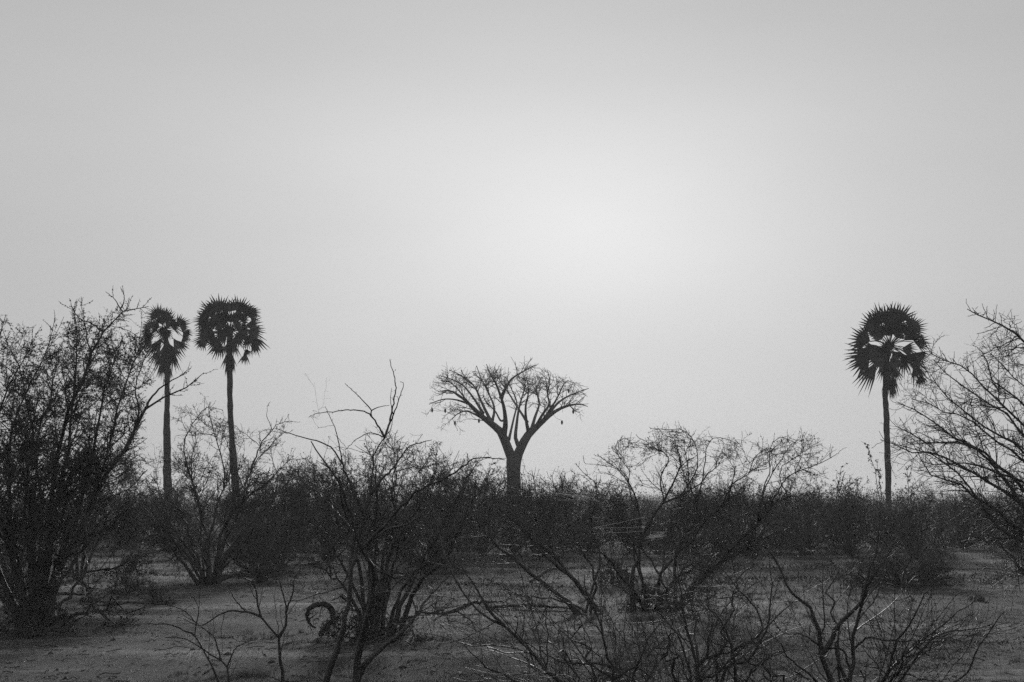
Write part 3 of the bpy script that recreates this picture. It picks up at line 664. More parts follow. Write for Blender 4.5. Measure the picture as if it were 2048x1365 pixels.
# right-centre bush
traced('thorn_bush', 'wide arching thorn bush right of the baobab', 'thorn bush', 43.5, 1300, [
    (R7([(570, 1372), (565, 1180), (590, 1050), (610, 960), (570, 880), (520, 820), (490, 720), (480, 600), (430, 560)]), dict(r=.07)),
    (R7([(610, 970), (640, 860), (700, 750), (800, 590), (870, 450), (885, 370), (860, 280), (850, 200), (770, 160)]), on(r=.045)),
    (R7([(650, 860), (620, 680), (600, 600), (550, 500), (480, 430), (400, 360), (330, 310)]), on(r=.03)),
    (R7([(560, 500), (520, 430), (460, 400), (400, 380), (240, 370)]), on(r=.012)),
    (R7([(760, 660), (900, 590), (1000, 520), (1080, 440), (1140, 380), (1130, 300)]), on(r=.025)),
    (R7([(860, 1350), (1000, 1200), (1080, 1110), (1180, 1030), (1290, 900), (1400, 780), (1500, 680), (1600, 600), (1700, 580)]), dict(r=.08, r1=.012)),
    (R7([(850, 1340), (870, 1150), (850, 1010), (900, 880), (1000, 740), (1010, 640), (960, 520), (940, 400), (950, 200)]), dict(r=.05)),
    (R7([(620, 1365), (720, 1200), (760, 1120), (850, 1020), (960, 900), (1060, 760), (1200, 640), (1240, 520), (1250, 400), (1220, 330)]), dict(r=.045)),
    (R7([(1180, 670), (1250, 500), (1350, 440), (1400, 320), (1490, 255)]), on(r=.02)),
    (R7([(1420, 750), (1450, 600), (1510, 440), (1580, 340), (1650, 235)]), on(r=.02)),
    (R7([(1370, 800), (1440, 550), (1500, 400), (1500, 300), (1520, 215), (1600, 190), (1680, 220)]), on(r=.018)),
    (R7([(1460, 720), (1600, 480), (1740, 400), (1850, 370), (1940, 312)]), on(r=.02)),
    (R7([(1010, 640), (1050, 430), (1070, 280), (1110, 205), (1180, 190), (1260, 220)]), on(r=.018)),
    (R7([(760, 650), (750, 480), (800, 330), (700, 250), (620, 200), (590, 175)]), on(r=.02)),
    (R7([(640, 700), (560, 560), (540, 400), (470, 330), (460, 215), (545, 210)]), on(r=.016)),
    (R7([(1640, 440), (1720, 300), (1722, 165)]), on(r=.01, lean=.1)),
    (R7([(1580, 560), (1560, 400), (1700, 310), (1780, 250)]), on(r=.014)),
    (R7([(900, 590), (1000, 420), (1000, 250), (940, 150), (850, 135), (700, 135)]), on(r=.016)),
    (R7([(880, 1345), (960, 1200), (1100, 1080), (1250, 1000), (1420, 900), (1600, 820)]), dict(r=.05)),
    (R7([(820, 1350), (760, 1150), (700, 1050), (600, 950), (450, 850), (380, 780)]), dict(r=.035)),
], thorn_spec(.95, 1.7, .6, (.012, .024), .9, up=.0, wig=.34), r0=.055, r1=.008, extra=9, ex_h=2.9, ex_w=2.7,
   env=[(1100, 1100), (1180, 930), (1235, 880), (1290, 858), (1350, 855), (1410, 880), (1450, 872), (1500, 890), (1560, 875), (1600, 868), (1660, 905), (1690, 960), (1720, 1200)])

# leaning limbs between the two
traced('thorn_bush', 'thorn bush with thick limbs leaning left, below the baobab', 'thorn bush', 43, 1165, [
    ([(1158, 1222), (1146, 1212), (1100, 1178), (1050, 1140), (1000, 1095), (960, 1050), (930, 1000)], dict(r=.075)),
    ([(1200, 1222), (1150, 1165), (1128, 1130), (1060, 1075), (1030, 1030), (1010, 970)], dict(r=.075)),
    ([(1135, 1140), (1105, 1095), (1092, 1040), (1075, 985), (1065, 940)], on(r=.03)),
    ([(1135, 1140), (1090, 1110), (1050, 1060), (1000, 1020), (970, 990)], on(r=.05)),
    ([(1180, 1222), (1190, 1150), (1150, 1080), (1130, 1010), (1100, 950)], dict(r=.035)),
    ([(1100, 1098), (1098, 1040), (1100, 1010)], on(r=.02)),
    ([(1175, 1222), (1120, 1200), (1040, 1190), (980, 1160)], dict(r=.03)),
    ([(1170, 1222), (1200, 1120), (1180, 1050), (1195, 980), (1150, 930)], dict(r=.03)),
], thorn_spec(.9, 1.8, .5, (.01, .02), .9), r0=.05,
   env=[(880, 1100), (950, 960), (1050, 935), (1120, 930), (1190, 970), (1240, 1100)])

# right edge tree
tail = [(2150, 1000), (2200, 1150), (2225, 1296)]
def edge(pts, mid=()): return [(2225, 1300), (2215, 1200)] + list(mid) + pts
traced('thorn_tree', 'sprawling thorn tree reaching in from the right edge', 'thorn tree', 32, 2222, [
    edge(R8([(1700, 1250), (1456, 870), (1350, 780), (1250, 680), (1180, 600), (1120, 540), (1060, 490), (950, 460), (870, 420), (800, 350)])),
    edge(R8([(1750, 1400), (1456, 1050), (1350, 980), (1200, 880), (1080, 790), (980, 720), (900, 640), (850, 550)])),
    edge(R8([(1750, 1600), (1456, 1300), (1300, 1160), (1200, 1060), (1080, 1000), (950, 930), (840, 840), (760, 790), (640, 750)])),
    edge(R8([(1800, 1700), (1400, 1365), (1200, 1240), (1050, 1150), (900, 1080), (760, 1060), (620, 1010), (500, 970)])),
    edge(R8([(1750, 1650), (1456, 1400), (1250, 1120), (1100, 1020), (1000, 990), (860, 1000), (740, 960), (630, 880)])),
    edge(R8([(1850, 1100), (1650, 600), (1500, 380), (1380, 270), (1280, 220), (1170, 170), (1075, 135)])),
    edge(R8([(1850, 1300), (1600, 900), (1400, 700), (1300, 620), (1230, 560), (1210, 430), (1180, 390)])),
    edge([(2150, 1150), (2048, 1064), (2003, 1029), (1963, 1003), (1920, 970), (1870, 950), (1830, 900)]),
    edge([(2150, 1220), (2048, 1144), (2022, 1112), (1995, 1085), (1968, 1077), (1935, 1069)]),
    edge(R8([(1900, 1200), (1700, 700), (1560, 560), (1456, 640), (1350, 500), (1300, 480), (1240, 410)])),
    edge(R8([(1800, 1500), (1500, 1150), (1300, 1000), (1150, 900), (1050, 830), (900, 780), (740, 720)])),
    edge(R8([(1850, 1450), (1600, 1150), (1400, 880), (1280, 780), (1180, 700), (1080, 640), (960, 560), (880, 460)])),
    edge([(2140, 1180), (2060, 1090), (1990, 1050), (1950, 990), (1900, 930), (1850, 905), (1800, 890)]),
    edge(R8([(1800, 1650), (1500, 1300), (1300, 1200), (1100, 1130), (900, 1140), (780, 1120)])),
    (R8([(1380, 270), (1380, 340), (1350, 420), (1300, 440)]), on(r=.01)),
    (R8([(1378, 262), (1395, 205)]), on(r=.008)),
    edge(R8([(1900, 900), (1750, 500), (1600, 400), (1470, 360), (1390, 385), (1310, 400)])),
], thorn_spec(.95, 1.3, .25, (.008, .016), 1.0, up=.0, wig=.3), r0=.07, r1=.008, n=20, depth=1.3, extra=5, ex_h=4.5, ex_w=2.6,
   env=[(1760, 1000), (1790, 860), (1830, 720), (1850, 680), (1900, 700), (1930, 620), (2000, 640), (2048, 640), (2400, 600)])

# foreground bushes along the bottom edge
fspec = lambda dens=1.: dict(gens=[
    dict(per_m=5.2 * dens, length=(.4, 1.5), angle=(D(18), D(60)), npts=9, wig=.22, trop=(0, 0, .02), tmin=.2, rs=.5, rmax=.011, rtip=.003),
    dict(per_m=6.2 * dens, length=(.2, .8), angle=(D(25), D(75)), npts=7, wig=.26, tmin=.1, rs=.6, rmax=.006, rtip=.0022),
    dict(per_m=8.5 * dens, length=(.05, .3), angle=(D(30), D(80)), npts=5, wig=.28, tmin=.05, rs=.7, rmax=.0035, rtip=.0017)],
    leaf=[(-1, 4, (.005, .011), .003), (2, 2, (.005, .012), .004)])
traced('thorn_bush', 'bare foreground bush at the bottom centre, with a long limb arching left', 'thorn bush', 17, 1235, [
    [(1235, 1560), (1230, 1420)] + R5([(660, 1330), (620, 1180), (580, 1020), (530, 820), (470, 720), (430, 560)]),
    [(1235, 1560), (1232, 1430)] + R5([(655, 1345), (560, 1280), (470, 1210), (400, 1120), (330, 1040), (250, 960)]),
    ([(1235, 1560), (1190, 1440), (1125, 1364), (1100, 1349), (1060, 1301), (1007, 1252), (964, 1231), (934, 1199), (896, 1134), (882, 1090)], dict(r=.035)),
    (R4([(1700, 945), (1600, 830), (1500, 660), (1390, 500), (1340, 440)]), on(r=.018)),
    [(1230, 1560), (1150, 1430)] + R4([(1750, 1340), (1600, 1260), (1480, 1160), (1410, 1080)]),
    (R5([(665, 1330), (750, 1280), (820, 1245), (900, 1290), (980, 1345)]), on(r=.016)),
    (R5([(640, 1260), (560, 1225), (400, 1225), (250, 1200), (120, 1130), (0, 1060)]), on(r=.012)),
    (R4([(1900, 1120), (1950, 1280), (1880, 1200), (1800, 1100)]), on(r=.008)),
    [(1240, 1560), (1260, 1430)] + R5([(800, 1340), (900, 1080), (960, 980), (1040, 900)]),
    (R4([(1800, 1040), (1810, 900), (1790, 860)]), on(r=.008)),
], fspec(1.), r0=.03, r1=.004, n=20, wig=.006, depth=.8, extra=10, ex_h=2.0, ex_w=1.7,
   env=[(800, 1200), (880, 1080), (930, 1110), (1000, 1150), (1100, 1120), (1200, 1130), (1300, 1190), (1380, 1240), (1450, 1400)])
traced('thorn_bush', 'foreground bush with upright forked stems just right of bottom centre', 'thorn bush', 18, 1400, [
    ([(1400, 1532), (1396, 1430)] + R5([(1280, 1350), (1290, 1260), (1250, 1100), (1210, 980), (1180, 800), (1150, 600), (1120, 450)]), dict(r=.036)),
    (R5([(1300, 1255), (1360, 1180), (1370, 1080), (1385, 980), (1412, 900)]), on(r=.02)),
    [(1400, 1532), (1400, 1430)] + R5([(1300, 1325), (1400, 1320), (1540, 1180), (1700, 1040), (1850, 900), (2000, 750)]),
    [(1405, 1532), (1450, 1450)] + R5([(1570, 1350), (1550, 1160), (1500, 1000), (1430, 860), (1340, 820), (1200, 830)]),
    [(1410, 1532), (1470, 1440)] + R5([(1660, 1350), (1740, 1240), (1840, 1160), (1950, 1130)]),
    (R5([(1360, 1180), (1450, 1150), (1540, 1130), (1650, 1050)]), on(r=.016)),
    [(1395, 1532), (1370, 1430)] + R5([(1240, 1330), (1180, 1150), (1130, 1000), (1020, 880), (940, 820)]),
    [(1405, 1532), (1430, 1430)] + R5([(1500, 1250), (1650, 1200), (1750, 1050), (1820, 850), (1830, 600), (1820, 450)]),
    (R5([(1550, 1160), (1640, 1100), (1760, 1000), (1740, 850), (1550, 620), (1440, 480)]), on(r=.014)),
], fspec(1.), r0=.028, r1=.004, n=20, wig=.006, depth=.8, extra=9, ex_h=2.2, ex_w=1.6,
   env=[(1200, 1300), (1290, 1160), (1340, 1100), (1420, 1090), (1500, 1100), (1560, 1120), (1620, 1200), (1720, 1400)])
traced('thorn_bush', 'largest foreground bush at the bottom right, with thick forked limbs', 'thorn bush', 18.5, 1680, [
    ([(1680, 1520), (1675, 1430)] + R6([(610, 1364), (540, 1180), (530, 1020), (480, 880), (440, 790), (350, 740), (280, 640), (210, 500), (140, 350), (40, 250)]), dict(r=.045)),
    (R6([(548, 1110), (620, 1040), (680, 900), (760, 840), (850, 740), (900, 600), (1000, 450), (1100, 300)]), on(r=.03)),
    ([(1685, 1520), (1690, 1430)] + R6([(740, 1340), (770, 1200), (770, 1000), (820, 840), (850, 740), (880, 560), (950, 350), (960, 60)]), dict(r=.035)),
    (R6([(700, 1364), (650, 1190), (640, 1080), (690, 960)]), on(r=.025)),
    [(1690, 1520), (1730, 1430)] + R6([(1110, 1364), (1230, 1200), (1370, 1040), (1530, 980), (1700, 960), (1800, 930)]),
    [(1690, 1520), (1720, 1430)] + R6([(1020, 1300), (1090, 1080), (1200, 920), (1300, 720), (1330, 670)]),
    [(1692, 1520), (1740, 1430)] + R6([(1000, 1364), (1120, 1200), (1250, 1080), (1420, 960), (1540, 850), (1680, 760)]),
    [(1700, 1520), (1800, 1430)] + R6([(1540, 1364), (1640, 1240), (1720, 1080), (1820, 950), (1900, 830)]),
    [(1675, 1520), (1650, 1430)] + R6([(500, 1364), (370, 1250), (280, 1180), (230, 1080), (120, 980)]),
    (R6([(780, 1160), (850, 1080), (900, 1050), (1100, 1060), (1330, 1050), (1480, 1010)]), on(r=.012)),
    [(1672, 1520), (1600, 1440)] + R6([(0, 1340), (60, 1230), (150, 1160), (250, 1130)]),
    (R6([(750, 1250), (690, 1100), (560, 1100), (400, 1010), (260, 1000), (170, 900)]), on(r=.012)),
], fspec(1.), r0=.028, r1=.004, n=22, wig=.006, depth=.8, extra=7, ex_h=2.3, ex_w=2.1,
   env=[(1440, 1350), (1500, 1180), (1540, 1080), (1640, 1090), (1740, 1040), (1800, 1060), (1850, 1150), (1950, 1190), (2020, 1230), (2100, 1400)])
traced('sapling', 'thin forked foreground sapling left of bottom centre', 'sapling', 20, 570, [
    ([(572, 1478)] + R2([(1820, 1365), (1800, 1200), (1790, 1080), (1690, 960), (1650, 800), (1630, 720), (1540, 680), (1480, 640)]), dict(r=.03, r1=.006)),
    (R2([(1795, 1080), (1840, 980), (1830, 850), (1800, 720), (1770, 660)]), on(r=.018, r1=.004)),
    (R2([(1838, 930), (1880, 800), (1890, 700), (1930, 640)]), on(r=.012, r1=.003)),
    (R2([(1690, 960), (1590, 920), (1440, 920), (1300, 1000), (1180, 960)]), on(r=.014, r1=.004)),
    (R2([(1590, 920), (1510, 830), (1450, 700), (1430, 640)]), on(r=.010, r1=.003)),
    (R2([(1633, 720), (1660, 640), (1655, 600)]), on(r=.008, r1=.003)),
], dict(gens=[dict(per_m=3.4, length=(.25, .8), angle=(D(20), D(60)), npts=8, wig=.2, tmin=.35, rs=.5, rmax=.006, rtip=.002),
              dict(per_m=4, length=(.1, .4), angle=(D(25), D(70)), npts=5, wig=.2, tmin=.1, rs=.6, rmax=.003, rtip=.0014)]), r0=.02, n=16, wig=.006, depth=.5)
traced('sapling', 'low twiggy sapling with two stems at the bottom left', 'sapling', 19, 470, [
    ([(480, 1500)] + R2([(1400, 1365), (1310, 1160), (1250, 1060), (1260, 960), (1290, 900), (1240, 810)]), dict(r=.022, r1=.004)),
    (R2([(1255, 1062), (1120, 1000), (980, 990), (860, 1000)]), on(r=.010, r1=.003)),
    ([(485, 1500)] + R2([(1470, 1365), (1450, 1250), (1340, 1180), (1210, 1090), (1060, 1080)]), dict(r=.020, r1=.004)),
    (R2([(1450, 1235), (1380, 1080), (1280, 1000), (1180, 930)]), on(r=.012, r1=.003)),
    (R2([(1450, 1245), (1520, 1140), (1640, 1090)]), on(r=.010, r1=.003)),
    (R2([(1265, 960), (1180, 900), (1080, 870)]), on(r=.008, r1=.003)),
], dict(gens=[dict(per_m=3.6, length=(.25, .8), angle=(D(20), D(60)), npts=8, wig=.2, tmin=.3, rs=.5, rmax=.006, rtip=.0018),
              dict(per_m=4, length=(.1, .4), angle=(D(25), D(70)), npts=5, wig=.2, tmin=.1, rs=.6, rmax=.003, rtip=.0014)]), r0=.02, n=16, wig=.006, depth=.5)

# ------------------------------------------------------------------ midground bushes (fans), each one of its own shape
def fan_bush(px, py, toppy, wpx, label, dens=1., leaf=.5, n=9, low=.25, r0=.05, sc=1.1, name='thorn_bush', catn='thorn bush', group=None, lsize=(.02, .04)):
    b = gp(px, py); d = b[1]
    h = at(px, toppy, d)[2] - b[2]; w_ = wpx / 2 * d / FPX
    P_, R_ = fan(b, h * .95, w_ * .9, n, 10, r0=r0, low=low)
    sp = thorn_spec(sc, dens, leaf, lsize, thick=1.3 if d > 50 else 1.)
    tt = np.linspace(-1.5, 1.5, 25)
    sp['env'] = (b[0] + tt * w_, b[2] + h * np.sqrt(np.clip(1 - (tt / 1.5) ** 2, .02, 1)) * (1 + .07 * np.sin(tt * 7 + px)))
    return woody(name, label, catn, b, P_, R_, sp, group)
for a in [
    (250, 1100, 890, 260, 'grey twiggy bush between the big left tree and the fan-shaped bush'),
    (560, 1138, 862, 230, 'bushy grey thorn bush right of the fan-shaped one'),
    (655, 1128, 872, 200, 'thorn bush seen through the whips of the foreground tree'),
    (520, 1160, 1040, 120, 'small twiggy shrub beside the base of the fan-shaped bush'),
    (870, 1120, 866, 220, 'tall grey bush right of the foreground tree, skyline tips showing'),
    (965, 1115, 890, 170, 'hazy bush just left of the baobab trunk'),
    (855, 1150, 1020, 140, 'dark tangled bush behind the multi-stemmed one'),
    (1080, 1118, 915, 190, 'hazy bush just right of the baobab trunk'),
    (1180, 1105, 950, 170, 'low bush in the gap between baobab and arching bush'),
    (1380, 1112, 925, 230, 'thorn bush behind the middle of the arching bush'),
    (1500, 1118, 935, 240, 'broad dark bush behind the right half of the arching bush'),
    (1610, 1110, 950, 200, 'rounded bush behind the right tips of the arching bush'),
    (1700, 1115, 940, 150, 'upright bush to the left of the lone palm trunk'),
    (1830, 1118, 960, 200, 'twiggy bush to the right of the lone palm trunk'),
    (1930, 1100, 965, 170, 'bush below the sprawling right-edge tree'),
    (2030, 1108, 940, 180, 'bush at the right frame edge behind the sprawling tree'),
    (335, 1106, 938, 190, 'grey bush hiding the foot of the shaggy left palm'),
    (475, 1104, 950, 180, 'grey bush hiding the foot of the round-crowned palm'),
    (1028, 1104, 922, 180, 'grey bush hiding the foot of the baobab'),
    (1120, 1098, 926, 190, 'pale twiggy bush right of the baobab foot, skyline tips showing'),
    (920, 1100, 885, 190, 'tall pale bush left of the baobab, partly behind another'),
    (1260, 1100, 955, 190, 'grey bush behind the left half of the arching bush'),
    (1440, 1098, 950, 210, 'far grey bush behind the centre of the arching bush'),
    (1560, 1098, 950, 200, 'far grey bush behind the right half of the arching bush'),
    (1775, 1102, 972, 180, 'grey bush hiding the foot of the lone palm'),
    (1670, 1098, 958, 190, 'far grey bush midway between arching bush and lone palm'),
    (600, 1100, 905, 200, 'far grey bush left of the foreground whips'),
    (740, 1100, 895, 220, 'far grey bush behind the foreground whips')]:
    fan_bush(*a, dens=1.35, leaf=.9, n=20, low=.2)
fan_bush(1800, 1172, 1092, 225, 'low rounded leafy shrub resting on the ground below the lone palm', dens=1.6, leaf=1.1, n=26, low=.0, r0=.03, name='mound_shrub', catn='shrub')
for a in [
    (252, 1192, 1150, 70, 'small dark leafy shrub in the open on the left'),
    (312, 1210, 1165, 60, 'small thin shrub right of the dark leafy one'),
    (1290, 1222, 1165, 150, 'leafy low growth at the foot of the arching bush'),
    (740, 1285, 1225, 240, 'leafy low growth at the foot of the multi-stemmed bush'),
    (70, 1268, 1200, 170, 'leafy low growth at the foot of the big left tree'),
    (1235, 1172, 1120, 80, 'small crooked shrub left of the arching bush'),
    ]:
    fan_bush(*a, dens=1.3, leaf=1.2, n=12, low=.0, r0=.02, sc=.5, name='small_shrub', catn='shrub', lsize=(.015, .032))
# thin leafy stems poking above the scrub beside the lone palm
for nm, dd, bx, lines, lab in [
    ('leafy_stem_plant', 62, 1752, [R8([(520, 1560), (515, 1365), (500, 1270), (490, 1180), (465, 1100), (445, 1040), (437, 1000)]), R8([(530, 1560), (525, 1300), (508, 1190), (495, 1110)])], 'tall thin upright plant with leafy tips left of the lone palm'),
    ('leafy_stem_plant', 64, 1684, [R8([(240, 1560), (240, 1330), (255, 1230), (272, 1150)]), R8([(245, 1560), (255, 1330), (290, 1190)])], 'short thin upright plant further left of the lone palm'),
    ('leafy_stem_plant', 63, 1815, [R8([(700, 1560), (702, 1365), (700, 1250), (690, 1150)])], 'single thin leafy stem just right of the lone palm')]:
    traced(nm, lab, 'plant', dd, bx, lines, dict(gens=[
        dict(per_m=9, length=(.08, .3), angle=(D(30), D(70)), npts=4, wig=.15, tmin=.55, rs=.7, rmax=.01, rtip=.006, taper_len=.3)],
        leaf=[(1, 34, (.03, .055), .02), (0, 8, (.02, .04), .03)]), r0=.022, r1=.008, n=16, depth=.3, wig=.01)
# thin bare plants on the left clearing
traced('bare_seedling', 'thin bare two-forked seedling on the left clearing', 'seedling', dist_of(1180), 230, [
    R2([(745, 745), (750, 650), (730, 560), (725, 470)]), R2([(745, 700), (690, 650), (660, 570), (600, 540)]),
], dict(gens=[dict(per_m=3, length=(.3, .7), angle=TAU, npts=6, wig=.2, tmin=.3, rs=.6, rmax=.007, rtip=.003), dict(per_m=3, length=(.1, .3), angle=TAU, npts=4, rmax=.004, rtip=.002)]), r0=.02, r1=.006)

# ------------------------------------------------------------------ far bushes: copies of a few, each an object
def far_proto(h, w_, n, seed):
    base = np.zeros(3)
    P_, R_ = fan(base, h * .8, w_ * .85, n, 8, r0=.05, low=.0)
    LP, LR = np.array(P_), np.array(R_)
    parts, lv, _ = grow(LP, LR, dict(gens=[
        dict(per_m=3.6, length=(.6, 1.7), angle=(D(20), D(65)), npts=5, wig=.25, trop=(0, 0, .1), tmin=.1, rs=.6, rmax=.022, rtip=.010),
        dict(per_m=5.5, length=(.3, .9), angle=(D(25), D(75)), npts=4, wig=.3, tmin=.05, rs=.7, rmax=.014, rtip=.009)],
        leaf=[(-1, 5, (.02, .045), .05), (-2, 3, (.02, .045), .05)]))
    tv, tf = cat([tubes(LP, LR, 4)] + [tubes(p, r, 3) for p, r in parts])
    V, F = cat([(tv, tf), lv]); mi = np.concatenate((np.zeros(len(tf)), np.ones(len(lv[1]))))
    o = mesh_obj('distant_bush', V, F, [M['twig'], M['leaf']], midx=mi)
    return o
protos = [far_proto(3.4, 2.3, 12, 0), far_proto(2.8, 2.9, 14, 1), far_proto(4.1, 1.9, 11, 2), far_proto(2.3, 2.4, 12, 3), far_proto(3.2, 3.2, 15, 4), far_proto(4.4, 2.6, 14, 5), far_proto(3.0, 1.6, 8, 6)]
used = [False] * len(protos)
def place_far(x, y, s, rz, label, group, k):
    if used[k]: o = protos[k].copy(); COL.objects.link(o)
    else: o = protos[k]; used[k] = True
    o.location = (x, y, float(gz(x, y)) - .05); o.scale = (s * rng.uniform(.95, 1.2), s, s * rng.uniform(.9, 1.08)); o.rotation_euler = (0, 0, rz)
    tag(o, label, 'bush', group)
bands = [(92, 2.7, .95), (104, 3.1, 1.0), (118, 3.6, 1.0), (135, 4.2, 1.05), (156, 5.0, 1.1), (182, 6., 1.15), (220, 7.5, 1.2), (270, 9.5, 1.25)]
ORD = ['first', 'second', 'third', 'fourth', 'fifth', 'sixth', 'seventh', 'eighth', 'ninth', 'tenth']
ANCH = [(332, 'shaggy left palm'), (466, 'round-crowned palm'), (1028, 'baobab'), (1777, 'lone right palm')]
ROW = ['nearest', 'second', 'third']
LOOK = ['grey twiggy bush', 'low spreading grey bush', 'tall narrow grey bush', 'low round grey bush', 'wide domed grey bush', 'tall domed grey bush', 'thin sparse grey bush']
for bi, (y0, step, s0) in enumerate(bands):
    half = y0 * .262 + 2
    x = -half + rng.uniform(0, step)
    items = []
    while x < half:
        px = 1024 + x / y0 * FPX
        skip = bi == 0 and (150 < px < 340 or 1900 < px < 2040)
        if not skip:
            xx = x + rng.uniform(-.4, .4) * step; yy = y0 + rng.uniform(-4, 4)
            items.append((1024 + xx / yy * FPX, xx, yy, s0 * rng.uniform(.62, 1.12), rng.uniform(0, 6.28), int(rng.integers(len(protos)))))
        x += step * rng.uniform(.8, 1.2)
    items.sort()
    for px, xx, yy, sc_, rz_, k in items:
        if bi < 3:
            ax, an = min(ANCH, key=lambda a: abs(a[0] - px)); side = 'left' if px < ax else 'right'
            cnt = sum(1 for q in items if min(px, ax) <= q[0] <= max(px, ax)) - 1
            lab = f"{LOOK[k]}, {ROW[bi]} scrub row, {ORD[min(cnt, 9)]} {side} of the {an}"
            grp = 'bushes of the scrub belt'
        else:
            lab = 'hazy bush far back in the scrub belt near the horizon'; grp = 'far scrub near the horizon'
        place_far(xx, yy, sc_, rz_, lab, grp, k)
# far wood beyond, reads as one mass
def far_wood():
    m = 260000
    y = rng.uniform(320, 1000, m); x = (rng.random(m) * 2 - 1) * (y * .3 + 10)
    hh = 3.2 + .9 * np.sin(x * .11 + y * .02) + .8 * np.sin(x * .37 + y * .05) + .7 * np.sin(x * 1.3 + y * .2)
    z = rng.random(m) * hh
    c = np.stack((x, y, z), -1); a = unit(rng.normal(size=(m, 3))); b = np.cross(a, unit(rng.normal(size=(m, 3))))
    s = rng.uniform(.06, .25, m)[:, None]
    V = np.stack((c - a * s, c + b * s * .6, c + a * s, c - b * s * .6), 1).reshape(-1, 3)
    tag(mesh_obj('far_scrub', V, np.arange(m * 4).reshape(m, 4), M['leaf']), 'continuous far scrub reaching the horizon', 'scrub', kind='stuff')
far_wood()

# ------------------------------------------------------------------ dead wood, stones, webs
def log(name, label, catn, pts3, r, knots=0, material='dead', sides=9, twigs=0):
    base = np.array(pts3[0], float); base[2] = gz(base[0], base[1])
    root = thing(name, label, catn, base)
    n = 28; p = smooth_line(pts3, n); p[1:-1] += rng.normal(size=(n - 2, 3)) * r * .18
    rr = np.interp(np.linspace(0, 1, n), [0, .1, .6, 1], [r * .8, r, r * .85, r * .35]) * (1 + rng.normal(size=n) * .08)
    V, F = tubes(p[None], rr[None], sides); mesh_obj('stem', V, F, M[material], root, base, smooth=True)
    if twigs:
        g = spawn(p[None], rr[None], twigs, (.2, .7), (D(30), D(80)), 6, .3, (0, 0, .1), .1, .4, .015, .004)
        g2 = spawn(g[0], g[1], 4, (.08, .3), (D(30), D(80)), 4, .3, (0, 0, 0), .1, .6, .006, .003)
        g[0][:, :, 2] = np.maximum(g[0][:, :, 2], .02)
        V, F = cat([tubes(*g, 4), tubes(*g2, 3)])
        if len(F): mesh_obj('twigs', V, F, M['twig'], root, base)
    return root
dl = dist_of(1272)
ring = [(640, 1272), (655, 1252), (668, 1240), (664, 1222), (650, 1210), (634, 1210), (620, 1219), (614, 1232), (620, 1248), (632, 1256)]
log('curled_log', 'dead trunk curled into a ring on the ground, left of the multi-stemmed bush', 'dead log', [at(x, y, dl + .03 * i) for i, (x, y) in enumerate(ring)], .058, twigs=5)
def ground_log(px0, py0, px1, py1, r, name, label, lift=.0, tw=1.5):
    a, b = gp(px0, py0), gp(px1, py1); a[2] += r * .7; b[2] += r * .7 + lift
    c = (a + b) / 2 + np.array((0, .15, .06 + lift * .4)); log(name, label, 'dead branch', [a, (a + c) / 2 + np.array((0, -.1, 0)), c, b], r, twigs=tw)
ground_log(965, 1213, 1165, 1221, .035, 'fallen_branch', 'long fallen branch lying below the leaning bush')
ground_log(885, 1232, 1010, 1212, .045, 'fallen_branch', 'fallen branch right of the multi-stemmed bush', .1)
ground_log(60, 1216, 168, 1207, .05, 'fallen_branch', 'dead bough lying at the foot of the big left tree', .15)
ground_log(112, 1208, 152, 1266, .03, 'fallen_branch', 'short stick propped against the big left tree', .0, .5)
ground_log(1060, 1168, 1140, 1160, .05, 'fallen_branch', 'small fallen branch in front of the leaning limbs', .25)
ground_log(440, 1150, 520, 1162, .04, 'fallen_branch', 'fallen twiggy branch beside the fan-shaped bush', .1, 3)
ground_log(200, 1215, 345, 1213, .03, 'fallen_branch', 'thin stick lying under the small shrubs on the left', .0, 2)
# curved dead stump left of the arching bush
dz = dist_of(1170)
for pts, lab in [([(1245, 1170), (1254, 1158), (1252, 1146), (1240, 1142), (1232, 1150)], 'dark hooked dead stem left of the arching bush'),
                 ([(1224, 1172), (1226, 1150), (1215, 1146), (1204, 1150), (1200, 1166)], 'arched dead stem left of the hooked one')]:
    log('dead_stem', lab, 'dead stem', [at(x, y, dz) for x, y in pts], .07)
log('tree_stump', 'jagged dead stump on a low mound in the left clearing', 'stump', [at(252, 1146, dist_of(1146)), at(262, 1138, dist_of(1146)), at(268, 1132, dist_of(1146)), at(270, 1124, dist_of(1146))], .14, twigs=6)

def rock(px, py, w_, h_, label, name='stone', catn='stone'):
    b = gp(px, py); n1, n2 = 9, 14
    V = []
    for i in range(n1):
        th = math.pi * i / (n1 - 1)
        for j in range(n2):
            ph = 2 * math.pi * j / n2; r = 1 + .16 * math.sin(3 * ph + th * 2 + px) + rng.normal() * .05
            V.append(b + np.array((math.cos(ph) * math.sin(th) * w_ / 2 * r, math.sin(ph) * math.sin(th) * w_ * .4 * r, h_ * .35 + math.cos(th) * h_ * .65 * r)))
    idx = np.arange(n1 * n2).reshape(n1, n2)
    F = np.stack((idx[:-1], np.roll(idx, -1, 1)[:-1], np.roll(idx, -1, 1)[1:], idx[1:]), -1).reshape(-1, 4)
    tag(mesh_obj(name, np.array(V), F, M['stone'], origin=b), label, catn)
rock(1958, 1207, .26, .13, 'largest dark stone, near the right edge of the clearing')
rock(1942, 1206, .16, .09, 'small dark stone touching the largest one on its left')
rock(1826, 1210, .09, .06, 'dark pebble in front of the rounded shrub')
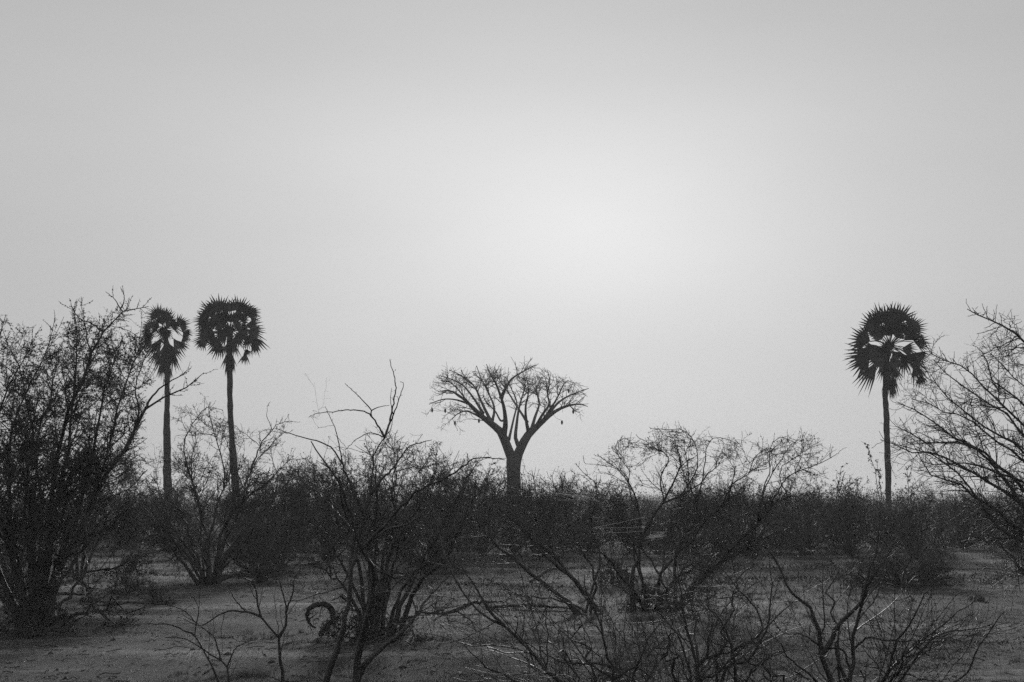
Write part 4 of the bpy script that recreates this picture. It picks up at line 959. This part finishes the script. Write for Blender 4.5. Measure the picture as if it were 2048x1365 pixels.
rock(1862, 1205, .05, .04, 'tiny pebble right of the pair in front of the rounded shrub')
rock(1821, 1203, .07, .04, 'flat pebble just behind the dark one before the rounded shrub')
rock(305, 1149, .22, .1, 'dark stone in the left clearing right of the stump')


def web(label, pts, d, n, spread):
    """strands of silk strung between twigs"""
    base = at(*pts[0], d)
    P = []
    a, b = at(*pts[0], d), at(*pts[1], d + .3)
    for i in range(n):
        s = a + rng.normal(size=3) * spread; e = b + rng.normal(size=3) * spread
        m_ = (s + e) / 2 - np.array((0, 0, .008 * np.linalg.norm(e - s)))
        t0, t1 = sorted(rng.random(2)); L_ = smooth_line([s, m_, e], 7)
        P.append(L_)
    V, F = tubes(np.array(P), np.full((n, 7), .0013), 3)
    tag(mesh_obj('spider_web', V, F, M['silk'], origin=base), label, 'spider web')
web('bright spider silk strung in the twigs right of the baobab trunk', [(1122, 988), (1185, 1000)], 30, 10, .05)
web('long spider threads strung left of the arching bush', [(1190, 1060), (1290, 1050)], 30, 3, .04)
web('matted spider web glinting low in the arching bush', [(1298, 1076), (1326, 1072)], 30, 22, .03)

# ------------------------------------------------------------------ haze
def haze():
    x0, x1, y0, y1, z0, z1 = -900, 900, -80, 1200, -1.3, 17.0
    V = np.array([(x, y, z) for z in (z0, z1) for y in (y0, y1) for x in (x0, x1)], float)
    F = np.array([(0, 2, 3, 1), (4, 5, 7, 6), (0, 1, 5, 4), (2, 6, 7, 3), (0, 4, 6, 2), (1, 3, 7, 5)])
    m = bpy.data.materials.new('haze_air'); m.use_nodes = True; n = m.node_tree.nodes
    n.remove(n['Principled BSDF']); v = n.new('ShaderNodeVolumePrincipled')
    v.inputs['Color'].default_value = (.9, .9, .9, 1); v.inputs['Density'].default_value = .0003; v.inputs['Anisotropy'].default_value = .2
    m.node_tree.links.new(v.outputs[0], n['Material Output'].inputs['Volume'])
    o = mesh_obj('haze', V, F, m); o['kind'] = 'stuff'; o['label'] = 'thin pale haze filling the air over the bushveld'; o['category'] = 'haze'
haze()
